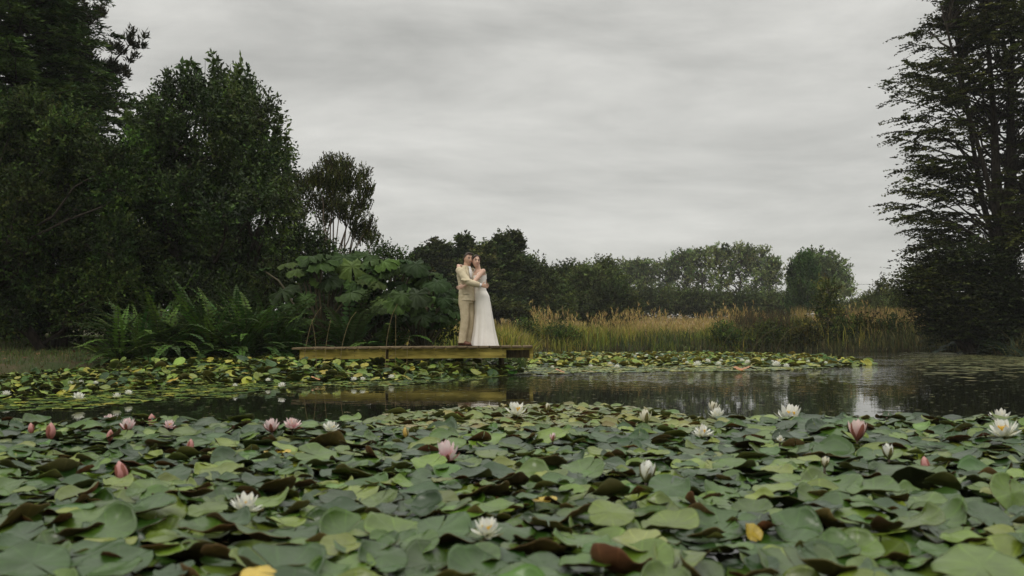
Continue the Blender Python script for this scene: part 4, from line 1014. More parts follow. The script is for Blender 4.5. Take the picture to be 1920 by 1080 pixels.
# hair
def hair_cap(g, c, fr, k, front, low_back, thick=1.1, side=0.0):
    n, m_ = 36, 22
    th = np.linspace(0, PI * 0.78, m_)[:, None]; ph = np.arange(n)[None, :] / n * 2 * PI
    lim = np.where(np.cos(ph) > 0, PI * (front + (0.46 - front) * (1 - np.cos(ph)) ** 1.4), PI * (0.46 + (low_back - 0.46) * (-np.cos(ph)) ** 0.7))
    th = th / (PI * 0.78) * lim
    f = np.sin(th) * np.cos(ph); s_ = np.sin(th) * np.sin(ph); u = np.cos(th) * np.ones_like(ph)
    low = (-u).clip(0, 1); bump_ = 1 + 0.025 * np.sin(ph * 9 + u * 6)
    L = np.stack([(f * 0.098 * (1 - 0.1 * low)) * thick * bump_ - 0.004, s_ * 0.077 * (1 - 0.25 * low ** 1.6) * thick * bump_, u * 0.119 * (1 + (thick - 1) * 1.15)], -1).reshape(-1, 3) * k
    i, j = np.meshgrid(np.arange(m_ - 1), np.arange(n), indexing='ij'); a = i * n + j; b = i * n + (j + 1) % n
    g.add(L @ fr + c, np.stack([a, a + n, b + n, b], -1).reshape(-1, 4))
    L2 = L * 0.93
    g.add(L2 @ fr + c, np.stack([a, b, b + n, a + n], -1).reshape(-1, 4))
    e0 = (m_ - 1) * n; jj = np.arange(n); q = np.stack([e0 + jj, e0 + (jj + 1) % n, e0 + (jj + 1) % n + n * m_, e0 + jj + n * m_], -1)
    g.Q[-1] = np.concatenate([g.Q[-1], q + (g.n - 2 * n * m_)]); g.qm[-1] = np.zeros(len(g.Q[-1]), int)
g = Geo(); hair_cap(g, hc, hfr, 1.0, 0.23, 0.68, 1.13)
for q_ in range(9):
    y_ = -0.045 + q_ * 0.011
    tube(g, [np.array([0.05, y_, 0.118]) @ hfr + hc, np.array([0.082, y_ * 1.05, 0.112 + 0.006 * math.sin(q_ * 2)]) @ hfr + hc, np.array([0.094, y_ * 1.1, 0.088]) @ hfr + hc], [0.012, 0.011, 0.004], 6)
h_ = g.obj('hair', HAIR, man, True, None); 
for v in h_.data.vertices: v.co += Vector(o)
# shirt
g = Geo()
tube(g, [M(0.02, -0.005, 1.45), M(0.03, -0.01, 1.525)], [0.078, 0.068], 18, cap=False)
sc = M(0.03, -0.01, 1.45) + fw * 0.075
tube(g, [sc + fw * 0.0 + Z * 0.06, sc + fw * 0.03 - Z * 0.06, sc + fw * 0.035 - Z * 0.2], [(0.02, 0.015), (0.05, 0.02), (0.02, 0.015)], 8, flat=rt)
shirt = g.obj('shirt', COTTON, man, True)
for v in shirt.data.vertices: v.co += Vector(o)
# jacket
g = Geo()
jr = [(M(0.045, 0, 0.855), .195, .145, yaw), (M(0.04, 0, 0.93), .19, .14, yaw), (M(0.03, 0, 1.06), .178, .128, yaw), (M(0.015, 0, 1.2), .182, .128, yaw), (M(0.0, 0, 1.33), .2, .13, yaw), (M(0.003, 0, 1.41), .205, .108, yaw), (M(0.01, 0, 1.462), .15, .088, yaw), (M(0.018, -0.002, 1.505), .092, .078, yaw), (M(0.022, -0.004, 1.53), .078, .07, yaw)]
ring_loft(g, jr, 36, wob=lambda t, an: 1 + 0.012 * np.sin(an * 5 + t * 9) + 0.01 * np.sin(an * 3 - t * 14))
for a_, b_, c_ in ((rs, re_, rw_), (ls, le, lw)):
    mid = a_ * 0.5 + b_ * 0.5; m2 = b_ * 0.5 + c_ * 0.5
    tube(g, [a_ - (b_ - a_) * 0.1, a_ * 0.85 + b_ * 0.15, mid, b_ * 0.9 + a_ * 0.1, b_, m2, c_ * 0.88 + b_ * 0.12], [0.06, 0.08, 0.072, 0.068, 0.069, 0.061, 0.049], 16)
    ball(g, a_ - Z * 0.004, 0.076, None, 12, 9)
    for q_ in range(4):
        p_ = b_ + (a_ - b_) * (0.05 + 0.12 * q_) + Z * 0.0
        ball(g, p_ + rng.normal(size=3) * 0.012, np.array([0.072, 0.07, 0.03]), None, 12, 8)
jk = remesh(g, 'jacket', LINEN, man, 0.007, 7)
# lapels, collar and pocket
g = Geo()
for sg in (1, -1):
    p0 = M(0.02, -0.003, 1.495) + rt * 0.055 * sg + fw * 0.06; p1 = M(0.01, 0, 1.36) + rt * 0.085 * sg + fw * 0.125; p2 = M(0.025, 0, 1.15) + rt * 0.02 * sg + fw * 0.138
    tube(g, [p0, p1, p2], [(0.022, 0.006), (0.036, 0.007), (0.008, 0.005)], 8, flat=rt)
tube(g, [M(0.02, 0, 1.5) + rt * 0.07 + fw * 0.03, M(0.0, 0, 1.525) - fw * 0.062, M(0.02, 0, 1.5) - rt * 0.07 + fw * 0.03], [(0.01, 0.022)] * 3, 8)
box(g, M(0.04, 0, 0.99) + rt * 0.14 + fw * 0.09, (0.12, 0.008, 0.04), np.array([unit(fw * 0.5 - rt * 0.7), unit(fw * 0.7 + rt * 0.5), Z]), bev=0.004)
lp = g.obj('lapels', LINEN, man, True)
for v in lp.data.vertices: v.co += Vector(o)
# cuffs
g = Geo()
for b_, c_ in ((re_, rw_), (le, lw)):
    tube(g, [c_ * 0.9 + b_ * 0.1, c_ * 1.0 + (c_ - b_) * 0.02], [0.043, 0.037], 14)
cf = g.obj('shirt_cuffs', COTTON, man, True)
for v in cf.data.vertices: v.co += Vector(o)
# trousers
g = Geo()
ring_loft(g, [(M(0.03, 0, 0.80), .165, .118, yaw), (M(0.035, 0, 0.88), .17, .122, yaw), (M(0.035, 0, 0.97), .165, .12, yaw), (M(0.03, 0, 1.03), .158, .115, yaw)], 30)
for a_, b_, c_ in ((lh, lk, la), (rh, rk, ra)):
    tube(g, [a_ + Z * 0.03, a_ - Z * 0.12, a_ * 0.45 + b_ * 0.55, b_, b_ * 0.5 + c_ * 0.5, c_ + Z * 0.06, c_ - Z * 0.03], [(0.105, 0.105), (0.104, 0.1), (0.088, 0.088), (0.078, 0.08), (0.074, 0.076), (0.071, 0.075), (0.074, 0.078)], 16)
    for q_ in range(3): ball(g, c_ + Z * (0.03 + 0.05 * q_) + rng.normal(size=3) * 0.008, (0.074, 0.076, 0.018), None, 14, 7)
    for q_ in range(2): ball(g, b_ + Z * (0.03 - 0.06 * q_) + fw * -0.01, (0.079, 0.08, 0.02), None, 14, 7)
remesh(g, 'trousers', LINEN2, man, 0.007, 3)
for c_ in (la, ra):
    g = Geo(); s_ = np.array([c_[0], c_[1], 0.0]); ff = unit(fw + np.array([0.25, 0.1, 0]))
    tube(g, [s_ - ff * 0.085 + Z * 0.042, s_ - ff * 0.05 + Z * 0.055, s_ + ff * 0.03 + Z * 0.058, s_ + ff * 0.1 + Z * 0.044, s_ + ff * 0.165 + Z * 0.034, s_ + ff * 0.195 + Z * 0.028], [(0.025, 0.03), (0.038, 0.048), (0.042, 0.05), (0.046, 0.038), (0.042, 0.028), (0.018, 0.018)], 14, flat=np.cross(ff, Z))
    sh = remesh(g, 'shoe', SHOE, man, 0.005, 2)
    g = Geo(); tube(g, [s_ - ff * 0.1 + Z * 0.008, s_ - ff * 0.06 + Z * 0.008, s_ + ff * 0.1 + Z * 0.008, s_ + ff * 0.19 + Z * 0.008, s_ + ff * 0.21 + Z * 0.01], [(0.02, 0.008), (0.038, 0.008), (0.047, 0.008), (0.03, 0.008), (0.01, 0.006)], 14, flat=np.cross(ff, Z))
    so_ = g.obj('sole', plain_mat('dark_sole', (0.03, 0.018, 0.012)), sh, True)
    for v in so_.data.vertices: v.co += Vector(o)

# --- woman
o2 = np.array([(904.5 - 960) / F * YC, YC + 0.02, FZ])
wom = thing('person', 'woman in a long sleeveless ivory dress, arms around the man in the beige suit', 'person', o2)
fw2 = unit(np.array([-0.72, -0.69, 0])); lf2 = np.array([-fw2[1], fw2[0], 0]); yaw2 = math.atan2(lf2[1], lf2[0])
hc2 = M(-0.122, -0.035, 1.612); hfr2 = frame((0.30, -0.95, 0.03), 0.12)
sl, el, wl = M(0.015, -0.135, 1.415), M(-0.155, -0.285, 1.205), M(-0.345, -0.262, 1.125)
sr, er, wr = M(-0.17, 0.12, 1.425), M(-0.40, 0.16, 1.525), M(-0.47, 0.0, 1.535)
g = Geo()
head(g, hc2, hfr2, 0.95)
tube(g, [M(-0.075, 0, 1.38), M(-0.085, -0.005, 1.47), M(-0.11, -0.02, 1.58)], [0.075, 0.052, 0.05], 14)
ring_loft(g, [(M(-0.02, 0, 0.86), .145, .1, yaw2), (M(-0.02, 0, 0.94), .142, .1, yaw2), (M(-0.04, 0, 1.06), .112, .082, yaw2), (M(-0.06, 0, 1.22), .135, .1, yaw2), (M(-0.07, 0, 1.34), .145, .095, yaw2), (M(-0.075, 0, 1.41), .14, .065, yaw2), (M(-0.078, 0, 1.45), .07, .05, yaw2)])
for a_, b_, c_ in ((sl, el, wl), (sr, er, wr)):
    tube(g, [a_, a_ * 0.5 + b_ * 0.5, b_, b_ * 0.5 + c_ * 0.5, c_], [0.05, 0.043, 0.037, 0.032, 0.023], 12); ball(g, a_, 0.05, None, 12, 9)
hand(g, wl, (-0.95, 0.1, -0.25), (0.1, 1, 0.1), 0.92, 0.3, -1)
hand(g, wr, (0.22, -0.85, -0.4), (0.6, 0.2, -0.6), 0.92, 0.35, 1)
for sg in (1, -1):
    tube(g, [M(-0.02, 0, 0.9) + lf2 * 0.08 * sg, M(-0.02, 0, 0.5) + lf2 * 0.08 * sg, M(-0.02, 0, 0.08) + lf2 * 0.07 * sg], [0.085, 0.06, 0.04], 12)
remesh(g, 'body', SKIN_W, wom, 0.0045, 3)
face_bits(wom, hc2 + o2, hfr2, 0.95, (0.42, 0.13, 0.12), (0.03, 0.018, 0.012), True)
g = Geo(); hair_cap(g, hc2, hfr2, 0.95, 0.2, 0.74, 1.14)
ball(g, np.array([-0.115, 0.0, -0.03]) @ hfr2 + hc2, (0.055, 0.068, 0.062), hfr2, 14, 10)
for sg in (1, -1):
    tube(g, [np.array([0.055, 0.02 * sg, 0.112]) @ hfr2 + hc2, np.array([0.06, 0.06 * sg, 0.075]) @ hfr2 + hc2, np.array([0.02, 0.077 * sg, 0.03]) @ hfr2 + hc2, np.array([-0.04, 0.074 * sg, -0.02]) @ hfr2 + hc2], [0.014, 0.015, 0.013, 0.01], 8)
h_ = g.obj('hair', HAIR, wom, True)
for v in h_.data.vertices: v.co += Vector(o2)
# dress: pleated skirt and fitted bodice
def dfold(t, an):
    k = (1 - t).clip(0, 1) if hasattr(t, 'clip') else max(0, 1 - t * 1.35)
    return 1 + k * (0.06 * np.sin(an * 11 + 0.6 + t * 0.8) + 0.05 * np.sin(an * 7 + 2.0 - t) + 0.025 * np.sin(an * 19 + t * 2))
g = Geo()
zs_ = np.linspace(0.0, 1.06, 30)
rings = []
for z in zs_:
    t = z / 1.06
    rx = np.interp(z, [0, 0.3, 0.6, 0.8, 0.95, 1.06], [0.275, 0.225, 0.192, 0.18, 0.165, 0.128])
    ry = np.interp(z, [0, 0.3, 0.6, 0.8, 0.95, 1.06], [0.24, 0.19, 0.15, 0.142, 0.128, 0.1])
    cx_ = np.interp(z, [0, 0.3, 0.6, 0.95, 1.06], [0.035, 0.03, 0.02, -0.015, -0.04])
    rings.append((M(cx_, 0, z + 0.004), rx, ry, yaw2))
ring_loft(g, rings, 120, cap=False, wob=dfold)
sk = g.obj('skirt', SATIN, wom, True)
for v in sk.data.vertices: v.co += Vector(o2)
g = Geo()
ring_loft(g, [(M(-0.038, 0, 1.03), .137, .104, yaw2), (M(-0.045, 0, 1.1), .135, .1, yaw2), (M(-0.06, 0, 1.2), .146, .11, yaw2), (M(-0.068, 0, 1.28), .153, .122, yaw2), (M(-0.072, 0, 1.34), .15, .105, yaw2)], 36)
for sg in (1, -1):
    a0 = M(-0.072, 0, 1.31) + lf2 * 0.085 * sg + fw2 * 0.085; a1 = M(-0.078, 0, 1.455) + lf2 * 0.1 * sg; a2 = M(-0.072, 0, 1.31) + lf2 * 0.085 * sg - fw2 * 0.08
    tube(g, [a0 - Z * 0.04, a0 + Z * 0.05, a1, a2 + Z * 0.06, a2 - Z * 0.04], [(0.052, 0.016), (0.048, 0.013), (0.036, 0.01), (0.046, 0.012), (0.06, 0.016)], 10, flat=lf2)
remesh(g, 'bodice', SATIN, wom, 0.006, 3)
for sg in (1, -1):
    g = Geo(); s_ = M(-0.03, 0, 0) + lf2 * 0.08 * sg
    tube(g, [s_ - fw2 * 0.07 + Z * 0.04, s_ + fw2 * 0.05 + Z * 0.035, s_ + fw2 * 0.15 + Z * 0.018], [(0.026, 0.03), (0.036, 0.024), (0.015, 0.012)], 12, flat=lf2)
    s2 = g.obj('shoe', COTTON, wom, True)
    for v in s2.data.vertices: v.co += Vector(o2)

# ------------------------------------------------------------------ lily pads
def pad_geo(seed, ns=40, nr=6, curl=0.0, und=0.06, lift=0.0):
    """unit-radius pad: slit, wavy rim, rim curl; top + underside sheets with a rim"""
    r_ = np.random.default_rng(seed)
    gap = 0.02 + r_.random() * 0.05
    th = np.linspace(gap, 2 * PI - gap, ns)
    rim = 1 + 0.04 * np.sin(2 * th + r_.random() * 6) + 0.012 * np.sin(5 * th + r_.random() * 6) + r_.normal(size=ns) * 0.008
    rim = rim * (1 - 0.12 * np.exp(-((th - gap) / 0.10) ** 2) - 0.12 * np.exp(-((2 * PI - gap - th) / 0.10) ** 2))
    ph = r_.random(6) * 2 * PI; th0 = r_.random() * 2 * PI; th1 = th0 + 1.4 + r_.random() * 2.5
    cs = [0.0] ; cw = r_.uniform(0.6, 1.2)
    V = [np.zeros((ns, 3))]
    for k in range(1, nr + 1):
        q = (k / nr) ** 0.8; rr = q * rim
        z = und * (q ** 1.6) * (np.sin(2 * th + ph[0]) * 0.8 + 0.6 * np.sin(3 * th + ph[1]) + 0.35 * np.sin(5 * th + ph[2])) + 0.012 * np.cos(11 * th + ph[4]) * q ** 2
        lobe = np.exp(-(((th - th0 + PI) % (2 * PI) - PI) / cw) ** 2) + 0.6 * np.exp(-(((th - th1 + PI) % (2 * PI) - PI) / (cw * 0.7)) ** 2)
        c_ = curl * lobe * q ** 3; z = z + 0.045 * np.sin(q * 5.0 + ph[4]) * np.sin(2 * th + ph[1]) * q + 0.028 * q ** 3 * np.sin(6 * th + ph[5]) * (0.4 + np.sin(th + ph[3]) ** 2)
        z = z + c_ - 0.05 * q * (1 - q)
        rr = rr * (1 - 0.35 * np.abs(c_))
        z = z + lift * q ** 2
        V.append(np.stack([np.cos(th) * rr, np.sin(th) * rr, z], 1))
    V = np.concatenate(V)
    i, j = np.meshgrid(np.arange(nr), np.arange(ns - 1), indexing='ij'); a = i * ns + j
    Q = np.stack([a, a + ns, a + ns + 1, a + 1], -1).reshape(-1, 4)
    e_ = nr * ns
    bot = V - np.array([0, 0, 0.022])
    n0 = len(V)
    Qb = np.stack([Q[:, 0], Q[:, 3], Q[:, 2], Q[:, 1]], 1) + n0
    jj = np.arange(ns - 1); Qr = np.stack([e_ + jj, e_ + jj + n0, e_ + jj + 1 + n0, e_ + jj + 1], 1)
    return np.concatenate([V, bot]), Q, np.concatenate([Qb, Qr])


def pad_mat(name, ramp, under=False, attr=False, sheen=0.5):
    m, nt, b = new_mat(name)
    tc = nd(nt, 'ShaderNodeTexCoord')
    if attr:
        a = nd(nt, 'ShaderNodeAttribute', attribute_name='col'); src = a.outputs['Color']
    else:
        oi = nd(nt, 'ShaderNodeObjectInfo'); rp = nd(nt, 'ShaderNodeValToRGB'); rp.color_ramp.interpolation = 'LINEAR'
        while len(rp.color_ramp.elements) < len(ramp): rp.color_ramp.elements.new(0.5)
        for k, c in enumerate(ramp):
            rp.color_ramp.elements[k].position = k / max(1, len(ramp) - 1); rp.color_ramp.elements[k].color = (*c, 1)
        nt.links.new(oi.outputs['Random'], rp.inputs[0]); src = rp.outputs[0]
    # blotches and radial veins that belong to the leaf
    ge = nd(nt, 'ShaderNodeNewGeometry')
    nz = nd(nt, 'ShaderNodeTexNoise', Scale=9.0, Detail=5.0, Roughness=0.65); nt.links.new(ge.outputs['Position'], nz.inputs['Vector'])
    mr = nd(nt, 'ShaderNodeMapRange'); mr.inputs[1].default_value = 0.3; mr.inputs[2].default_value = 0.72; mr.inputs[3].default_value = 0.72; mr.inputs[4].default_value = 1.3
    nt.links.new(nz.outputs['Fac'], mr.inputs[0]); fac = mr.outputs[0]
    if not attr:
        sp = nd(nt, 'ShaderNodeSeparateXYZ'); nt.links.new(tc.outputs['Object'], sp.inputs[0])
        at_ = nd(nt, 'ShaderNodeMath', operation='ARCTAN2'); nt.links.new(sp.outputs['Y'], at_.inputs[0]); nt.links.new(sp.outputs['X'], at_.inputs[1])
        ml = nd(nt, 'ShaderNodeMath', operation='MULTIPLY'); ml.inputs[1].default_value = 8.0; nt.links.new(at_.outputs[0], ml.inputs[0])
        sn = nd(nt, 'ShaderNodeMath', operation='COSINE'); nt.links.new(ml.outputs[0], sn.inputs[0])
        pw_ = nd(nt, 'ShaderNodeMapRange'); pw_.inputs[1].default_value = 0.93; pw_.inputs[2].default_value = 1.0; pw_.inputs[3].default_value = 1.0; pw_.inputs[4].default_value = 1.4
        nt.links.new(sn.outputs[0], pw_.inputs[0])
        mu = nd(nt, 'ShaderNodeMath', operation='MULTIPLY'); nt.links.new(fac, mu.inputs[0]); nt.links.new(pw_.outputs[0], mu.inputs[1]); fac = mu.outputs[0]
    vm = nd(nt, 'ShaderNodeVectorMath', operation='SCALE'); nt.links.new(src, vm.inputs[0]); nt.links.new(fac, vm.inputs['Scale'])
    nt.links.new(vm.outputs[0], b.inputs['Base Color'])
    b.inputs['Roughness'].default_value = 0.6 if under else 0.31; b.inputs['Specular IOR Level'].default_value = 0.2 if under else sheen
    n3 = nd(nt, 'ShaderNodeTexNoise', Scale=45.0, Detail=4.0); nt.links.new(ge.outputs['Position'], n3.inputs['Vector'])
    bp = nd(nt, 'ShaderNodeBump', Strength=0.18, Distance=0.01); nt.links.new(n3.outputs['Fac'], bp.inputs['Height']); nt.links.new(bp.outputs[0], b.inputs['Normal'])
    return m


PG = [(0.014, 0.04, 0.005), (0.034, 0.078, 0.007), (0.08, 0.13, 0.012), (0.019, 0.05, 0.006), (0.12, 0.16, 0.016), (0.014, 0.04, 0.005), (0.05, 0.098, 0.009)]
PU = [(0.065, 0.038, 0.016), (0.065, 0.07, 0.018), (0.11, 0.045, 0.02), (0.08, 0.078, 0.02), (0.09, 0.055, 0.018), (0.1, 0.105, 0.025)]  # underside colours brightened to include the glow of light through the leaf
PAD_TOP = pad_mat('lily_pad_green', PG); PAD_UND = pad_mat('lily_pad_underside', PU, True)
PAD_TOPA = pad_mat('lily_pad_mass', PG, False, True); PAD_UNDA = pad_mat('lily_pad_mass_underside', PU, True, True)
PAD_RAFT = pad_mat('lily_pad_raft', PG, False, True, 0.22)
PAD_YEL = pad_mat('lily_pad_yellow', [(0.38, 0.27, 0.03), (0.32, 0.24, 0.035)]); PAD_ORA = pad_mat('lily_pad_orange', [(0.36, 0.13, 0.02), (0.3, 0.12, 0.02)])
PAD_OLIVE = pad_mat('lily_pad_olive_underside', [(0.03, 0.036, 0.011), (0.036, 0.042, 0.012)], True)
PAD_PALE = pad_mat('lily_pad_yellow_green', [(0.16, 0.19, 0.05), (0.19, 0.2, 0.05)])
PAD_FLOAT = pad_mat('lily_pad_pale_floating', [(0.11, 0.14, 0.03), (0.15, 0.17, 0.04), (0.08, 0.12, 0.025), (0.19, 0.18, 0.04)])
NPR = 26
protos = []
for k in range(NPR):
    curl = (0, 0.06, 0.14, 0.24, 0.4)[k % 5] if k < 20 else 0.0
    V, Qt, Qb = pad_geo(100 + k, 56, 8, curl, 0.085 if k < 20 else 0.02, (0.03, 0.13, -0.13)[k % 3] if k < 20 else 0)
    g = Geo(); g.add(V, Qt, mi=0); g.Q.append(Qb); g.qm.append(np.full(len(Qb), 1))
    protos.append((g.mesh('lily_pad', [PAD_TOP if k < 20 else PAD_FLOAT, PAD_UND], True), V, Qt, Qb))
lowp = []
for k in range(14):
    V, Qt, Qb = pad_geo(300 + k, 18, 3, (0, 0.15, 0.35, 0.5)[k % 4] if k < 10 else 0, 0.06 if k < 10 else 0.02)
    lowp.append((V, Qt, Qb))

# front raft: dart throwing on the water
EDGE_PX = [-300, 0, 150, 330, 640, 700, 740, 860, 1000, 1150, 1250, 1310, 1500, 1700, 1920, 2300]
EDGE_PY = [792, 793, 790, 786, 797, 790, 772, 762, 755, 757, 765, 775, 780, 781, 779, 776]
def in_front(x, y):
    px = 960 + x / y * F; py = HOR + CAMH / y * F
    return py > np.interp(px, EDGE_PX, EDGE_PY) + np.interp(px, [0, 650, 720, 1230, 1330, 1920], [18, 18, 5, 5, 18, 20])
pads = []
tries = 0
GRID = {}
def near(x, y):
    k0, k1 = int(x // 0.4), int(y // 0.4)
    for a_ in (-1, 0, 1):
        for b_ in (-1, 0, 1):
            for p in GRID.get((k0 + a_, k1 + b_), ()): yield p
pr = np.random.default_rng(77)
while tries < 260000 and len(pads) < 5200:
    tries += 1
    y = pr.uniform(2.25, 10.4); x = pr.uniform(-0.68, 0.68) * y
    if not in_front(x, y): continue
    r = float(np.clip(pr.normal(0.088, 0.022), 0.04, 0.135)) * float(np.interp(y, [2.6, 4.5, 8], [1.05, 0.95, 0.95]))
    ok = True
    for (qx, qy, qr) in near(x, y):
        if (qx - x) ** 2 + (qy - y) ** 2 < (0.50 * (r + qr)) ** 2: ok = False; break
    if not ok: continue
    GRID.setdefault((int(x // 0.4), int(y // 0.4)), []).append((x, y, r)); pads.append([x, y, r])
specs = []
for x, y, r in pads:
    flatness = float(np.clip((8.0 - y) / 2.0, 0.0, 1.0))
    px = 960 + x / y * F
    if px < 700 or px > 1350: flatness = max(flatness, float(np.clip((8.8 - y) / 1.2, 0.25, 1)))
    z = 0.012 + flatness * pr.uniform(0.0, 0.09)
    u_ = pr.random()
    if u_ < 0.12 * flatness: tilt, taz = R(pr.uniform(12, 28)), pr.normal(PI / 2, 0.6)       # rim towards the viewer raised: underside shows
    elif u_ < 0.44 * flatness: tilt, taz = R(pr.uniform(6, 24)), pr.normal(-PI / 2, 0.7)
    else: tilt, taz = R(abs(pr.normal(0, 11))) * flatness, pr.uniform(0, 2 * PI)
    kind = 'tilt' if (u_ < 0.12 * flatness) else ('flat' if flatness > 0.35 else 'afloat')
    pk = int(pr.integers(0, 20)) if flatness > 0.35 else int(pr.integers(20, NPR))
    specs.append(dict(x=x, y=y, r=r, z=z, tilt=tilt, taz=taz, kind=kind, pk=pk, spin=pr.uniform(0, 2 * PI)))


def pad_rot(sp):
    # lean direction taz: the side pointing along taz goes down
    ax_ = Vector((-math.sin(sp['taz']), math.cos(sp['taz']), 0))
    return (Matrix.Rotation(sp['tilt'], 3, ax_) @ Matrix.Rotation(sp['spin'], 3, 'Z'))


# flowers ------------------------------------------------------------------
def petal_mesh(name, tipc, basec, wd=0.34, cup=0.16, nl=8, nw=5):
    g = Geo(); V = []; C = []
    for i_ in range(nl + 1):
        t = i_ / nl
        hw = wd / 2 * (math.sin(PI * min(1, 0.12 + 0.80 * t ** 0.9)) ** 0.8) * (1 if t < 1 else 0.02)
        for j_ in range(nw):
            s_ = j_ / (nw - 1) * 2 - 1
            V.append((t, s_ * hw, cup * 0.5 * (s_ * hw / (wd / 2)) ** 2 + 0.10 * math.sin(t * PI) * -1 + 0.12 * t * t))
            f = min(1, max(0, (t - 0.05) / 0.7)); C.append([basec[k] * (1 - f) + tipc[k] * f for k in range(3)])
    Q = [(i_ * nw + j_, i_ * nw + j_ + 1, (i_ + 1) * nw + j_ + 1, (i_ + 1) * nw + j_) for i_ in range(nl) for j_ in range(nw - 1)]
    g.add(V, Q, None, C)
    return g


PETM = col_mat('petal', 0.5, 0.3, 0.25); STAM = col_mat('stamen', 0.6, 0.2); SEPM = col_mat('sepal', 0.55, 0.3, 0.1); STEMM = col_mat('lily_stem', 0.5, 0.3)
WHT = ((0.80, 0.80, 0.74), (0.74, 0.75, 0.52)); PNK = ((0.82, 0.68, 0.67), (0.66, 0.27, 0.30)); ROSE = ((0.76, 0.60, 0.56), (0.55, 0.14, 0.15)); CRM = ((0.78, 0.75, 0.62), (0.68, 0.6, 0.35))
pm = {k: petal_mesh('petal', *c).mesh('petal', PETM, True) for k, c in dict(white=WHT, pink=PNK, rose=ROSE, cream=CRM).items()}
sepm = {'green': petal_mesh('sepal', (0.16, 0.14, 0.05), (0.09, 0.10, 0.03), 0.30).mesh('sepal', SEPM, True), 'red': petal_mesh('sepal', (0.26, 0.09, 0.06), (0.16, 0.05, 0.04), 0.30).mesh('sepal', SEPM, True)}
g = Geo()
for k in range(46):
    a_ = k * 2.4; q = 0.05 + 0.16 * math.sqrt(k / 46)
    tube(g, [(math.cos(a_) * q * 0.6, math.sin(a_) * q * 0.6, 0), (math.cos(a_) * q, math.sin(a_) * q, 0.20 + 0.05 * (1 - q)), (math.cos(a_) * q * 0.7, math.sin(a_) * q * 0.7, 0.31)], [0.014, 0.018, 0.008], 4, (0.7, 0.42, 0.04))
stam = g.mesh('stamens', STAM, True)
# closed bud: overlapping petals wrapped to a point
def bud_geo(c0, c1):
    g = Geo(); n, m_ = 20, 12; V = []; C = []
    for i_ in range(m_ + 1):
        t = i_ / m_; rr = 0.30 * math.sin(PI * (0.1 + 0.9 * t)) ** 0.75 * (1 - 0.25 * t)
        for j_ in range(n):
            a_ = j_ / n * 2 * PI; q = rr * (1 + 0.07 * abs(math.sin(a_ * 2.5 + t)))
            V.append((q * math.cos(a_), q * math.sin(a_), t)); C.append([c0[k] * (1 - t) + c1[k] * t for k in range(3)])
    Q = [(i_ * n + j_, i_ * n + (j_ + 1) % n, (i_ + 1) * n + (j_ + 1) % n, (i_ + 1) * n + j_) for i_ in range(m_) for j_ in range(n)]
    g.add(V, Q, None, C); return g
budm = {'pink': bud_geo((0.42, 0.14, 0.12), (0.66, 0.36, 0.33)).mesh('bud_petals', PETM, True), 'white': bud_geo((0.6, 0.55, 0.3), (0.78, 0.74, 0.62)).mesh('bud_petals', PETM, True), 'gold': bud_geo((0.45, 0.3, 0.06), (0.6, 0.42, 0.12)).mesh('bud_petals', PETM, True)}

FLOWERS = []   # px, py(base), width_px, kind, style, label
def F_(*a): FLOWERS.append(a)
F_(460, 958, 64, 'white', 'open', 'large open white water lily low on the left of the near pads')
F_(912, 1004, 62, 'white', 'open', 'large open white water lily lowest in the frame near the centre')
F_(1211, 904, 46, 'white', 'cup', 'half open white water lily with a brown outer petal right of centre')
F_(1882, 818, 62, 'white', 'open', 'open white water lily nearest the right edge, in front of its twin')
F_(1876, 792, 50, 'white', 'open', 'open white water lily at the right edge just behind its twin')
F_(1666, 860, 32, 'white', 'cup', 'small cupped white water lily left of the big upright pad')
F_(1546, 876, 22, 'cream', 'cup', 'narrow cream water lily just opening right of centre')
F_(1316, 818, 42, 'white', 'open', 'white water lily half sunk among pads right of centre')
F_(1345, 783, 36, 'white', 'open', 'white water lily at the far edge of the near pads right of centre')
F_(1338, 773, 24, 'cream', 'cup', 'cream water lily standing just behind a white one at the pad edge')
F_(1210, 795, 32, 'cream', 'cup', 'pale cream water lily between raised brown pads at the far pad edge')
F_(968, 778, 48, 'white', 'open', 'wide white water lily at the far edge of the near pads, centre')
F_(1027, 770, 16, 'cream', 'cup', 'small cream water lily with a brown outer petal at the far pad edge, centre')
F_(1480, 790, 62, 'white', 'open', 'widest flat white water lily at the far pad edge below the sky reflection')
F_(1662, 787, 26, 'pink', 'open', 'pale pink water lily low at the far pad edge on the right')
F_(620, 808, 36, 'white', 'open', 'low white water lily at the far pad edge right of the pink pair')
F_(1462, 828, 20, 'white', 'open', 'smallest white water lily tucked between pads right of centre')
F_(1036, 826, 16, 'pink', 'cup', 'tiny pale water lily between brown pads at the centre')
F_(207, 794, 34, 'pink', 'open', 'pale pink water lily left of its slightly nearer neighbour at the left')
F_(239, 808, 36, 'pink', 'cupwide', 'pink water lily with deep pink base at the left, nearer of two')
F_(317, 802, 26, 'pink', 'open', 'small pale pink water lily beside a bud at the left pad edge')
F_(510, 810, 38, 'pink', 'cupwide', 'pink water lily left in the pair under the jetty')
F_(548, 803, 38, 'pink', 'open', 'pink water lily right in the pair under the jetty')
F_(838, 866, 56, 'pink', 'cupstar', 'tall pink water lily with a red outer petal left of centre')
F_(1607, 826, 46, 'rose', 'cup', 'deep pink cupped water lily right of centre')
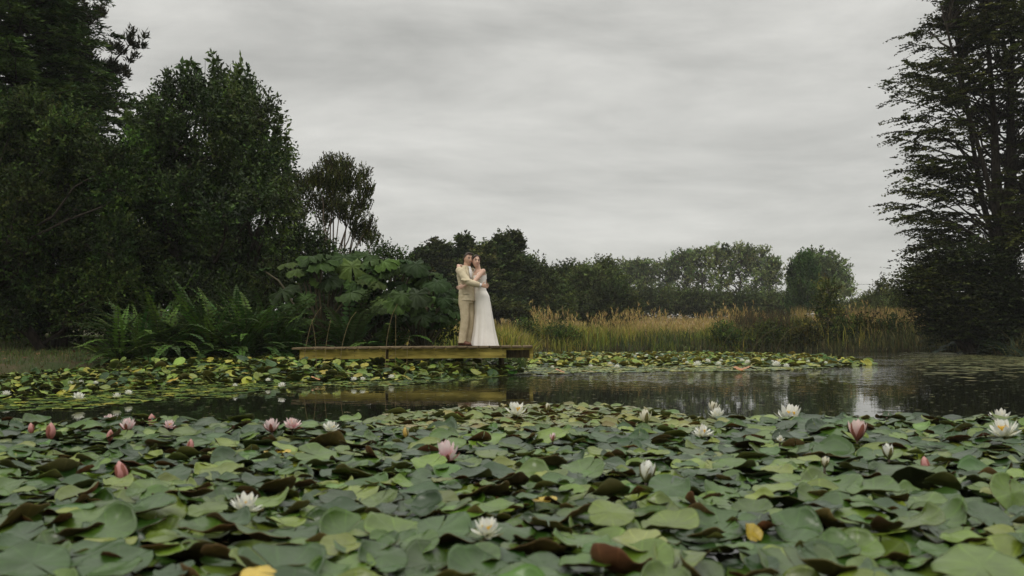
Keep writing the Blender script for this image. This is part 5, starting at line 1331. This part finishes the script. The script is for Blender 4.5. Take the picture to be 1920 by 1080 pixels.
BUDS = [(59, 812, 11, 'pink', 'tiny pink bud nearest the left edge'), (95, 822, 17, 'pink', 'plump pink bud at the left edge of the near pads'), (205, 826, 12, 'pink', 'slim pink bud below the left pink lilies'), (285, 800, 14, 'pink', 'pink bud between the left pink lilies'),
        (232, 904, 23, 'pink', 'largest red pink bud standing among the left pads'), (356, 846, 13, 'pink', 'tiny pale pink bud among the left pads'), (762, 820, 11, 'gold', 'golden green bud left of the tall pink lily'), 
        (1737, 884, 16, 'pink', 'folded pink bud beside the big upright pad at the right')]


def lily(px, py, wpx, kind, style, label):
    hz = 0.092 if py > 800 else 0.045
    p = on_z(px, py, hz); Wm = wpx * p[1] / F
    root = thing('water_lily', label, 'water lily', p, 'water lilies among the near pads')
    spec = {'open': [(9, 18, 0.55), (8, 42, 0.56), (6, 64, 0.5)], 'cup': [(5, 58, 0.86), (5, 70, 0.84), (4, 80, 0.78)], 'cupwide': [(7, 42, 0.66), (7, 60, 0.68), (5, 75, 0.62)], 'cupstar': [(6, 30, 0.58), (7, 62, 0.72), (6, 76, 0.68)]}[style]
    dop = rng.normal() * 6
    for ri, (n, el, L) in enumerate(spec):
        el = min(84, max(8, el + dop))
        for k in range(n):
            a_ = (k + 0.5 * (ri % 2)) / n * 2 * PI + rng.normal() * 0.06 + ri
            link('petal', pm[kind], root, (0, 0, 0.004 * ri), (rng.normal() * 0.1, -R(el + rng.normal() * 8), a_), np.array([1, 1.05, 1]) * L * Wm * rng.uniform(0.93, 1.06))
    nsep = 4 if style != 'open' else 3
    for k in range(nsep):
        a_ = k / nsep * 2 * PI + (-PI / 2 + 0.15 if style.startswith('cup') else 0.3)
        el = spec[0][1] + (2 if style.startswith('cup') else -14)
        link('sepal', sepm['red' if kind in ('pink', 'rose') else 'green'], root, (math.cos(a_) * 0.004, math.sin(a_) * 0.004, -0.003), (0, -R(max(4, el)), a_), spec[0][2] * Wm * 0.93)
    link('stamens', stam, root, (0, 0, 0.1 * Wm), (0, 0, 0), Wm * 0.75)
    g = Geo(); tube(g, [(0, 0, 0.002), (0.004, 0.004, -p[2] * 0.5), (0.01, 0.0, -p[2] - 0.05)], [0.006, 0.0055, 0.005], 6, (0.05, 0.035, 0.02))
    link('stem', g.mesh('stem', STEMM, True), root)
    root.rotation_euler = (rng.normal() * 0.08 + 0.06, rng.normal() * 0.1, 0)
    return p, Wm


def bud(px, py, wpx, kind, label):
    hz = 0.08 if py > 800 else 0.04
    p = on_z(px, py, hz); Wm = wpx * p[1] / F
    root = thing('water_lily_bud', label, 'flower bud', p, 'water lily buds among the near pads')
    H_ = Wm / 0.56
    link('bud_petals', budm[kind], root, (0, 0, 0), (0, 0, rng.uniform(0, 6)), H_)
    for k in range(3):
        a_ = k / 3 * 2 * PI + rng.uniform(0, 2)
        link('sepal', sepm['green' if kind == 'gold' else 'red'], root, (math.cos(a_) * 0.18 * H_, math.sin(a_) * 0.18 * H_, 0), (0, -R(82), a_), H_ * 0.85)
    g = Geo(); tube(g, [(0, 0, 0.006), (0.003, 0.004, -p[2] * 0.5), (0.008, 0, -p[2] - 0.05)], [0.006, 0.0055, 0.005], 6, (0.06, 0.03, 0.02))
    link('stem', g.mesh('stem', STEMM, True), root)
    root.rotation_euler = (rng.normal() * 0.1, rng.normal() * 0.12, 0)
    return p, Wm


fpos = []
for f in FLOWERS: fpos.append((*lily(*f), f[5]))
for f in BUDS: fpos.append((*bud(*f), f[4]))

# special pads -----------------------------------------------------------
SPECIAL = [   # px, py, radius m, mesh, tilt deg, tilt azimuth deg, z, top material, label
    (520, 850, 0.095, 10, 3, -90, 0.085, PAD_YEL, 'bright yellow lily pad left of centre behind the big dark pad'),
    (484, 1072, 0.055, 5, 14, -90, 0.19, PAD_YEL, 'small bright yellow lily pad at the bottom edge left of centre'),
    (1020, 938, 0.065, 10, 3, -90, 0.10, PAD_YEL, 'yellow lily pad just right of the centre'),
    (835, 935, 0.055, 11, 5, -70, 0.085, PAD_ORA, 'orange decaying lily pad left of centre'),
    (1200, 1018, 0.10, 1, 12, -90, 0.14, PAD_PALE, 'yellow green lily pad near the bottom right of centre'),
    (1146, 960, 0.105, 2, 24, -90, 0.15, PAD_TOP, 'large pale lily pad facing the viewer with a pleated centre right of centre'),
    (615, 832, 0.14, 13, 28, 95, 0.10, PAD_TOP, 'big dark lily pad tipped up showing its brown underside left of centre'),
    (1710, 900, 0.14, 11, 44, 92, 0.11, PAD_TOP, 'biggest lily pad standing almost upright at the right showing a dark olive underside'),
    (1895, 925, 0.12, 14, 55, -60, 0.14, PAD_TOP, 'glossy dark lily pad standing upright at the right edge'),
    (1840, 1060, 0.16, 2, 16, -90, 0.13, PAD_TOP, 'large grey green lily pad in the bottom right corner'),
    (1408, 1000, 0.05, 4, 46, -40, 0.11, PAD_YEL, 'small folded golden yellow lily pad low on the right of centre'),
    (60, 1055, 0.12, 6, 22, -60, 0.15, PAD_TOP, 'large lily pad with wavy rim in the bottom left corner'),
]
for (px, py, r, mk, tl, az, z, mt, lab) in SPECIAL:
    r *= 0.76; z *= 0.8
    p = on_z(px, py, z)
    specs = [s_ for s_ in specs if (s_['x'] - p[0]) ** 2 + (s_['y'] - p[1]) ** 2 > (0.55 * (s_['r'] + r)) ** 2 or s_['z'] < 0.03]
    me = protos[mk][0]
    if 'almost upright' in lab:
        me = me.copy(); me.materials[1] = PAD_OLIVE
    if mt is not PAD_TOP:
        me = me.copy(); me.materials[0] = mt
    o_ = tag(link('lily_pad', me, None, p, (0, 0, 0), r), lab, 'lily pad')
    o_.rotation_euler = pad_rot(dict(tilt=R(tl), taz=R(az), spin=rng.uniform(0, 6))).to_euler()

# clear pads that would cover a flower's face
for p, Wm, lab in fpos:
    for s_ in specs:
        d_ = math.hypot(s_['x'] - p[0], s_['y'] - p[1])
        if d_ < s_['r'] + 0.07 and s_['y'] < p[1] + 0.02:
            s_['z'] = min(s_['z'], 0.03); s_['tilt'] = min(s_['tilt'], R(6)); 
            if s_['kind'] == 'tilt': s_['kind'] = 'flat'
            s_['pk'] = s_['pk'] if s_['pk'] % 5 < 2 else s_['pk'] - s_['pk'] % 5

def proj_size(s_):
    px = 960 + s_['x'] / s_['y'] * F; py = HOR + (CAMH - s_['z']) / s_['y'] * F
    if not (-40 < px < 1960 and py < 1110): return 0
    return s_['r'] ** 2 / s_['y'] ** 2 * (math.sin(math.atan(CAMH / s_['y'])) + math.sin(s_['tilt']) * 0.8)
specs.sort(key=proj_size, reverse=True)
# labels for pads next to a flower
named = {}
for p, Wm, lab in fpos:
    best = None
    for i_, s_ in enumerate(specs[:288]):
        if i_ in named: continue
        d_ = math.hypot(s_['x'] - p[0], s_['y'] - (p[1] - 0.09))
        if best is None or d_ < best[0]: best = (d_, i_)
    if best and best[0] < 0.3:
        short = lab.split(' ')
        named[best[1]] = 'green lily pad right below the ' + ' '.join(short[:10])
LBL = {'tilt': ('lily pad tipped up so that its brown underside faces the viewer', 'tipped up lily pads of the near raft'),
       'flat': ('mid green lily pad overlapping its neighbours in the near raft', 'green lily pads of the near raft'),
       'afloat': ('pale green lily pad lying flat on the water at the far edge of the near raft', 'flat floating lily pads of the near raft')}
for i_, s_ in enumerate(specs[:288]):
    o_ = link('lily_pad', protos[s_['pk']][0], None, (s_['x'], s_['y'], s_['z']), (0, 0, 0), s_['r'])
    o_.rotation_euler = pad_rot(s_).to_euler()
    lab, grp = LBL[s_['kind']]
    if i_ in named: tag(o_, named[i_], 'lily pad', 'lily pads next to a near flower')
    else: tag(o_, lab, 'lily pad', grp)


def pad_mass(name, items, label, pal, upal, kind_near=False, top=None):
    g = Geo(); pc = pick_cols(pal, len(items), 0.15); uc = pick_cols(upal, len(items), 0.15)
    fl_ = pick_cols([(0.11, 0.14, 0.03), (0.15, 0.17, 0.04), (0.08, 0.12, 0.025), (0.19, 0.18, 0.04)], len(items), 0.15)
    for k, s_ in enumerate(items):
        hires = kind_near and s_['y'] < 5.2
        if s_.get('kind') == 'afloat': pc[k] = fl_[k]
        V, Qt, Qb = (protos[s_['pk']][1:] if hires else lowp[s_['pk'] % 14])
        Mx = np.array(pad_rot(s_)); W_ = V @ Mx.T * s_['r'] + np.array([s_['x'], s_['y'], s_['z']])
        n = len(W_) // 2; C = np.concatenate([np.tile(pc[k], (n, 1)), np.tile(uc[k], (n, 1))])
        g.add(W_, Qt, None, C, 0); g.Q.append(Qb + g.n - len(W_)); g.qm.append(np.full(len(Qb), 1))
    return tag(g.obj(name, [top or PAD_TOPA, PAD_UNDA], None, True), label, 'lily pads', kind='stuff')


far_front = [s_ for s_ in specs[288:] if s_['y'] < 12]
pad_mass('lily_pad_mass', far_front, 'remaining small and half hidden lily pads of the near raft', PG, PU, True)
# a few bottom-filling pads under everything (sunk, dark)
# middle rafts
MIDL = [(-200, 716), (0, 716), (120, 703), (250, 692), (420, 690), (560, 684), (700, 684), (850, 688), (950, 692), (1000, 694), (960, 703), (900, 712), (840, 716), (760, 721), (690, 727), (600, 723), (500, 731), (430, 745), (300, 752), (200, 764), (90, 771), (-200, 776)]
MIDR = [(880, 690), (905, 674), (1005, 667), (1150, 667), (1300, 667), (1420, 669), (1520, 673), (1600, 680), (1645, 684), (1560, 689), (1480, 694), (1350, 697), (1250, 697), (1120, 700), (1000, 702), (930, 700)]
def poly_sample(poly, n, r_):
    W_ = np.array([on_z(px, py, 0.0)[:2] for px, py in poly]); lo, hi = W_.min(0), W_.max(0); out = []
    while len(out) < n:
        q = lo + (hi - lo) * r_.random((4000, 2)); ins = np.zeros(4000, bool)
        for i_ in range(len(W_)):
            a_, b_ = W_[i_], W_[(i_ + 1) % len(W_)]
            c = (a_[1] > q[:, 1]) != (b_[1] > q[:, 1])
            ins ^= c & (q[:, 0] < (b_[0] - a_[0]) * (q[:, 1] - a_[1]) / (b_[1] - a_[1] + 1e-12) + a_[0])
        out += list(q[ins])
    return np.array(out[:n])
def mid_items(poly, n, zmax, seed, rmin=0.035, rmax=0.085):
    r_ = np.random.default_rng(seed); it = []
    for x, y in poly_sample(poly, n, r_):
        px = 960 + x / y * F; py = HOR + CAMH / y * F
        up = zmax(px, py)
        u_ = r_.random()
        it.append(dict(x=x, y=y, r=r_.uniform(rmin, rmax), z=0.008 + r_.random() * up, tilt=(R(r_.uniform(15, 50)) if u_ < 0.45 else R(abs(r_.normal(0, 9)))) * min(1, up / 0.06), taz=r_.uniform(0, 2 * PI), pk=int(r_.integers(0, 10)) if up > 0.03 else int(r_.integers(10, 14)), spin=r_.uniform(0, 6)))
    return it
L1 = mid_items(MIDL, 5600, lambda px, py: 0.13 * float(np.clip((np.interp(px, [0, 300, 560, 950], [752, 730, 712, 697]) - py) / 14, 0.03, 1)), 5, 0.04, 0.09)
# taller, bigger leaves crowd up under the jetty and before the ferns
TALL = [(200, 702), (330, 698), (450, 696), (560, 695), (700, 696), (850, 697), (975, 698), (970, 705), (900, 707), (800, 712), (700, 716), (600, 716), (480, 719), (330, 722), (220, 720)]
L1 += mid_items(TALL, 1600, lambda px, py: 0.30 * float(np.clip((np.interp(px, [200, 560, 900], [724, 720, 709]) - py) / 12, 0.12, 1)), 8, 0.06, 0.115)
pad_mass('lily_pad_raft', L1, 'mass of green and yellowish lily pads before the ferns and jetty', PG[1:] + [(0.1, 0.16, 0.02), (0.19, 0.22, 0.03), (0.26, 0.24, 0.03), (0.15, 0.2, 0.028)], [PU[1], PU[3], PU[5]] + [(0.09, 0.08, 0.02)], top=PAD_RAFT)
L2 = mid_items(MIDR, 6500, lambda px, py: 0.12 * float(np.clip((690 - py) / 12, 0.03, 1)), 6, 0.07, 0.15)
pad_mass('lily_pad_raft', L2, 'far raft of yellow green lily pads right of the jetty', PG[1:] + [(0.22, 0.24, 0.03), (0.28, 0.26, 0.035), (0.17, 0.23, 0.03), (0.26, 0.23, 0.035)], [(0.12, 0.11, 0.02), (0.16, 0.13, 0.02)], top=PAD_RAFT)
# coloured individual pads on the middle rafts
for px, py, r, mt, lab in [(322, 712, 0.11, PAD_YEL, 'yellow lily pad mid left before the ferns'), (305, 695, 0.10, PAD_YEL, 'yellow lily pad at the foot of the ferns'), (1050, 694, 0.09, PAD_ORA, 'orange lily pad on the far raft right of the jetty end'), (1385, 690, 0.10, PAD_ORA, 'left one of the orange lily pads on the far raft below the rushes'), (1398, 689, 0.11, PAD_ORA, 'largest orange lily pad on the far raft below the rushes'), (1412, 690, 0.09, PAD_ORA, 'right one of the orange lily pads on the far raft below the rushes'), (1612, 682, 0.09, PAD_ORA, 'orange lily pad at the right tip of the far raft'), (592, 708, 0.07, PAD_ORA, 'orange brown lily pad in front of the left half of the jetty')]:
    me = protos[8].copy() if not isinstance(protos[8], tuple) else protos[8][0].copy(); me.materials[0] = mt
    o_ = tag(link('lily_pad', me, None, on_z(px, py, 0.09), (R(18), 0, rng.uniform(0, 6)), r), lab, 'lily pad')
# small flowers on the middle rafts: one mesh each
g = Geo()
for ri, (n, el, L) in enumerate([(9, 14, 0.52), (8, 40, 0.56), (6, 66, 0.5)]):
    for k in range(n):
        q = petal_mesh('petal', *WHT, nl=4, nw=3); Mx = np.array((Euler((0, -R(el), (k + 0.5 * ri) / n * 2 * PI + ri)).to_matrix())) * L
        g.add(q.V[0] @ Mx.T, q.Q[0], None, q.C[0])
ball(g, (0, 0, 0.14), (0.12, 0.12, 0.1), None, 8, 6, (0.7, 0.45, 0.06))
midl = g.mesh('water_lily', PETM, True)
GL, GR = 'small white lilies before the ferns and jetty', 'small white lilies on the far raft'
MF = [(147, 748, 28, 'widest white lily on the raft at the left'), (220, 745, 20, 'white lily left in the pair right of the widest left lily'), (241, 739, 18, 'white lily right in the pair right of the widest left lily'), (12, 741, 20, 'white lily at the left edge on the raft before the lawn'), (132, 720, 13, 'small white lily before the lawn, leftmost of three'), (152, 718, 12, 'small white lily before the lawn, middle of three'), (180, 720, 13, 'small white lily before the lawn, rightmost of three'),
      (529, 725, 18, 'white lily at the water edge below the left end of the jetty'), (503, 714, 12, 'small white lily left of the lily at the water edge'), (441, 724, 12, 'small pale lily on brownish pads before the ferns'), (734, 709, 15, 'white lily below the middle of the jetty'), (680, 713, 14, 'right of two low white lilies below the jetty joint'), (664, 713, 14, 'left of two low white lilies below the jetty joint'), (887, 696, 15, 'white lily in the shadow below the feet of the groom')]
for px, py, wp, lab in MF:
    p = on_z(px, py, 0.07); tag(link('water_lily', midl, None, p, (rng.normal() * 0.12, rng.normal() * 0.12, rng.uniform(0, 6)), wp * p[1] / F), lab, 'water lily', GL)
for px, py, wp in [(949, 687, 10), (963, 688, 10), (1036, 690, 10), (1107, 689, 12), (1157, 689, 12), (1144, 684, 12), (1043, 677, 9), (1308, 685, 18), (1326, 679, 14), (1347, 685, 15), (1352, 677, 9), (1288, 681, 9), (1391, 677, 10), (1402, 681, 14), (1455, 686, 20), (1474, 688, 14), (1448, 679, 9), (1240, 668, 11), (1232, 672, 9), (1213, 669, 11), (1211, 672, 9), (1191, 670, 9), (1195, 666, 9), (1255, 668, 9), (1270, 671, 9), (1280, 668, 8), (1100, 667, 8), (1113, 666, 8), (1025, 666, 8), (1006, 668, 8), (1162, 674, 8), (1175, 669, 8), (1282, 675, 8), (1500, 676, 8), (1515, 679, 9), (1430, 676, 8), (1548, 681, 8)]:
    p = on_z(px, py, 0.10); tag(link('water_lily', midl, None, p, (rng.normal() * 0.12, rng.normal() * 0.12, rng.uniform(0, 6)), wp * p[1] / F * 1.05), 'small white water lily on the far raft right of the jetty', 'water lily', GR)

# duckweed film on the right
g = Geo(); n = 22000
t = rng.random(n); xx = rng.uniform(7, 20, n); yy = rng.uniform(15, 46, n)
keep = (pond_dist(xx, yy) < -0.02) & (rng.random(n) < np.clip((xx / yy - 0.385) / 0.05, 0, 1) * np.interp(yy, [15, 18, 22, 30, 40], [0.06, 0.14, 0.4, 0.75, 0.85])) & (np.sin(xx * 1.3 + yy * 2.2) + np.sin(yy * 3.7 - xx) * 0.6 + rng.normal(size=n) * 0.5 > -0.6)
xx, yy = xx[keep], yy[keep]; 
x2 = rng.uniform(-7, 14, 7000); y2 = rng.uniform(8.0, 34, 7000); k_ = (pond_dist(x2, y2) < -0.05) & (np.abs(x2 / y2) < 0.56)
xx = np.concatenate([xx, x2[k_]]); yy = np.concatenate([yy, y2[k_]]); n = len(xx); rr_ = np.concatenate([rng.uniform(0.03, 0.1, n - k_.sum()), rng.uniform(0.006, 0.026, k_.sum()) * (y2[k_] / 14) ** 0.5])
an = np.arange(6) / 6 * 2 * PI
V = np.stack([xx[:, None] + np.cos(an) * rr_[:, None] * rng.uniform(0.6, 1.3, (n, 6)) * 1.5, yy[:, None] + np.sin(an) * rr_[:, None] * rng.uniform(0.6, 1.3, (n, 6)), np.full((n, 6), 0.004) + rng.random((n, 1)) * 0.003], -1).reshape(-1, 3)
k = np.arange(n)[:, None] * 6
g.add(V, np.concatenate([k + np.array([0, 1, 2, 3]), k + np.array([0, 3, 4, 5])]), None, np.repeat(pick_cols([(0.12, 0.125, 0.045), (0.17, 0.165, 0.06), (0.09, 0.1, 0.035)], n), 6, 0))
tag(g.obj('duckweed', col_mat('duckweed', 0.6, 0.3)), 'specks of duckweed floating on the water, thickest at the far right', 'duckweed', kind='stuff')

# reed stems in the water
STM = col_mat('reed_stem', 0.6, 0.2)
def reed(px0, py0, pts, label, group, rad=0.007, col=(0.10, 0.085, 0.035)):
    b_ = on_z(px0, py0, 0.0); Yr = b_[1]; rad = rad * max(1.0, Yr / 22)
    P = [b_ - np.array([0, 0, 0.25]), b_] + [at(x, y, Yr + 0.02 * k_) for k_, (x, y) in enumerate(pts)]
    P = np.array(P); n = len(P); tt = np.linspace(0, n - 1, 4 * n); Q_ = np.stack([np.interp(tt, np.arange(n), P[:, k_]) for k_ in range(3)], 1)
    for _ in range(3): Q_[1:-1] = (Q_[:-2] + 2 * Q_[1:-1] + Q_[2:]) / 4
    g = Geo(); tube(g, Q_ - b_, np.linspace(rad, rad * 0.45, len(Q_)), 5, col)
    return tag(link('reed_stem', g.mesh('reed_stem', STM, True), None, b_), label, 'reed', group)
RG = 'reed stems standing in the far water'
reed(1347, 664, [(1362, 635), (1378, 616), (1395, 610), (1412, 612)], 'reed stem arching to the right, leftmost of the arched ones', RG)
reed(1450, 672, [(1462, 640), (1478, 618), (1495, 612), (1512, 618)], 'reed stem arching over beside the slim sapling', RG)
reed(1405, 668, [(1420, 640), (1440, 622), (1455, 618)], 'reed stem leaning between the two arched reeds', RG)
for px, py, tx, ty, lab in [(1390, 668, 1396, 600, 'tall straight reed right of the left arched reed'), (1457, 670, 1448, 612, 'straight reed beside the right arched reed'), (1470, 672, 1472, 625, 'dark straight reed at the right of the reed group'), (1428, 668, 1430, 628, 'thin upright reed at the middle of the reed group'), (1337, 664, 1340, 630, 'short upright reed left of the arched reeds'), (1144, 658, 1145, 600, 'lone tall reed before the tan grass bank')]:
    reed(px, py, [((px + tx) / 2, (py + ty) / 2), (tx, ty)], lab, RG, 0.008, (0.07, 0.06, 0.025))
RJ = 'dry stems rising in front of the jetty'
for px, py, pts, lab in [(565, 682, [(575, 640), (585, 600), (603, 575)], 'dry stem bending right over the landward end of the jetty'), (594, 683, [(592, 640), (585, 600)], 'straight dry stem near the landward end of the jetty'), (606, 684, [(612, 640), (620, 600)], 'dry stem leaning right before the jetty'), (637, 684, [(640, 650), (655, 600), (668, 585)], 'tan stem leaning right before the left half of the jetty'), (722, 688, [(724, 640), (735, 590), (745, 570)], 'long dry stem rising past the jetty joint'), (720, 690, [(728, 676), (737, 663)], 'broken pale stem leaning on the jetty joint'), (741, 688, [(742, 640), (742, 590)], 'upright dry stem right of the jetty joint'), (762, 688, [(764, 650), (768, 630)], 'short dry stem before the middle of the jetty')]:
    reed(px, max(py, 707), pts, lab, RJ, 0.006, (0.2, 0.15, 0.07))
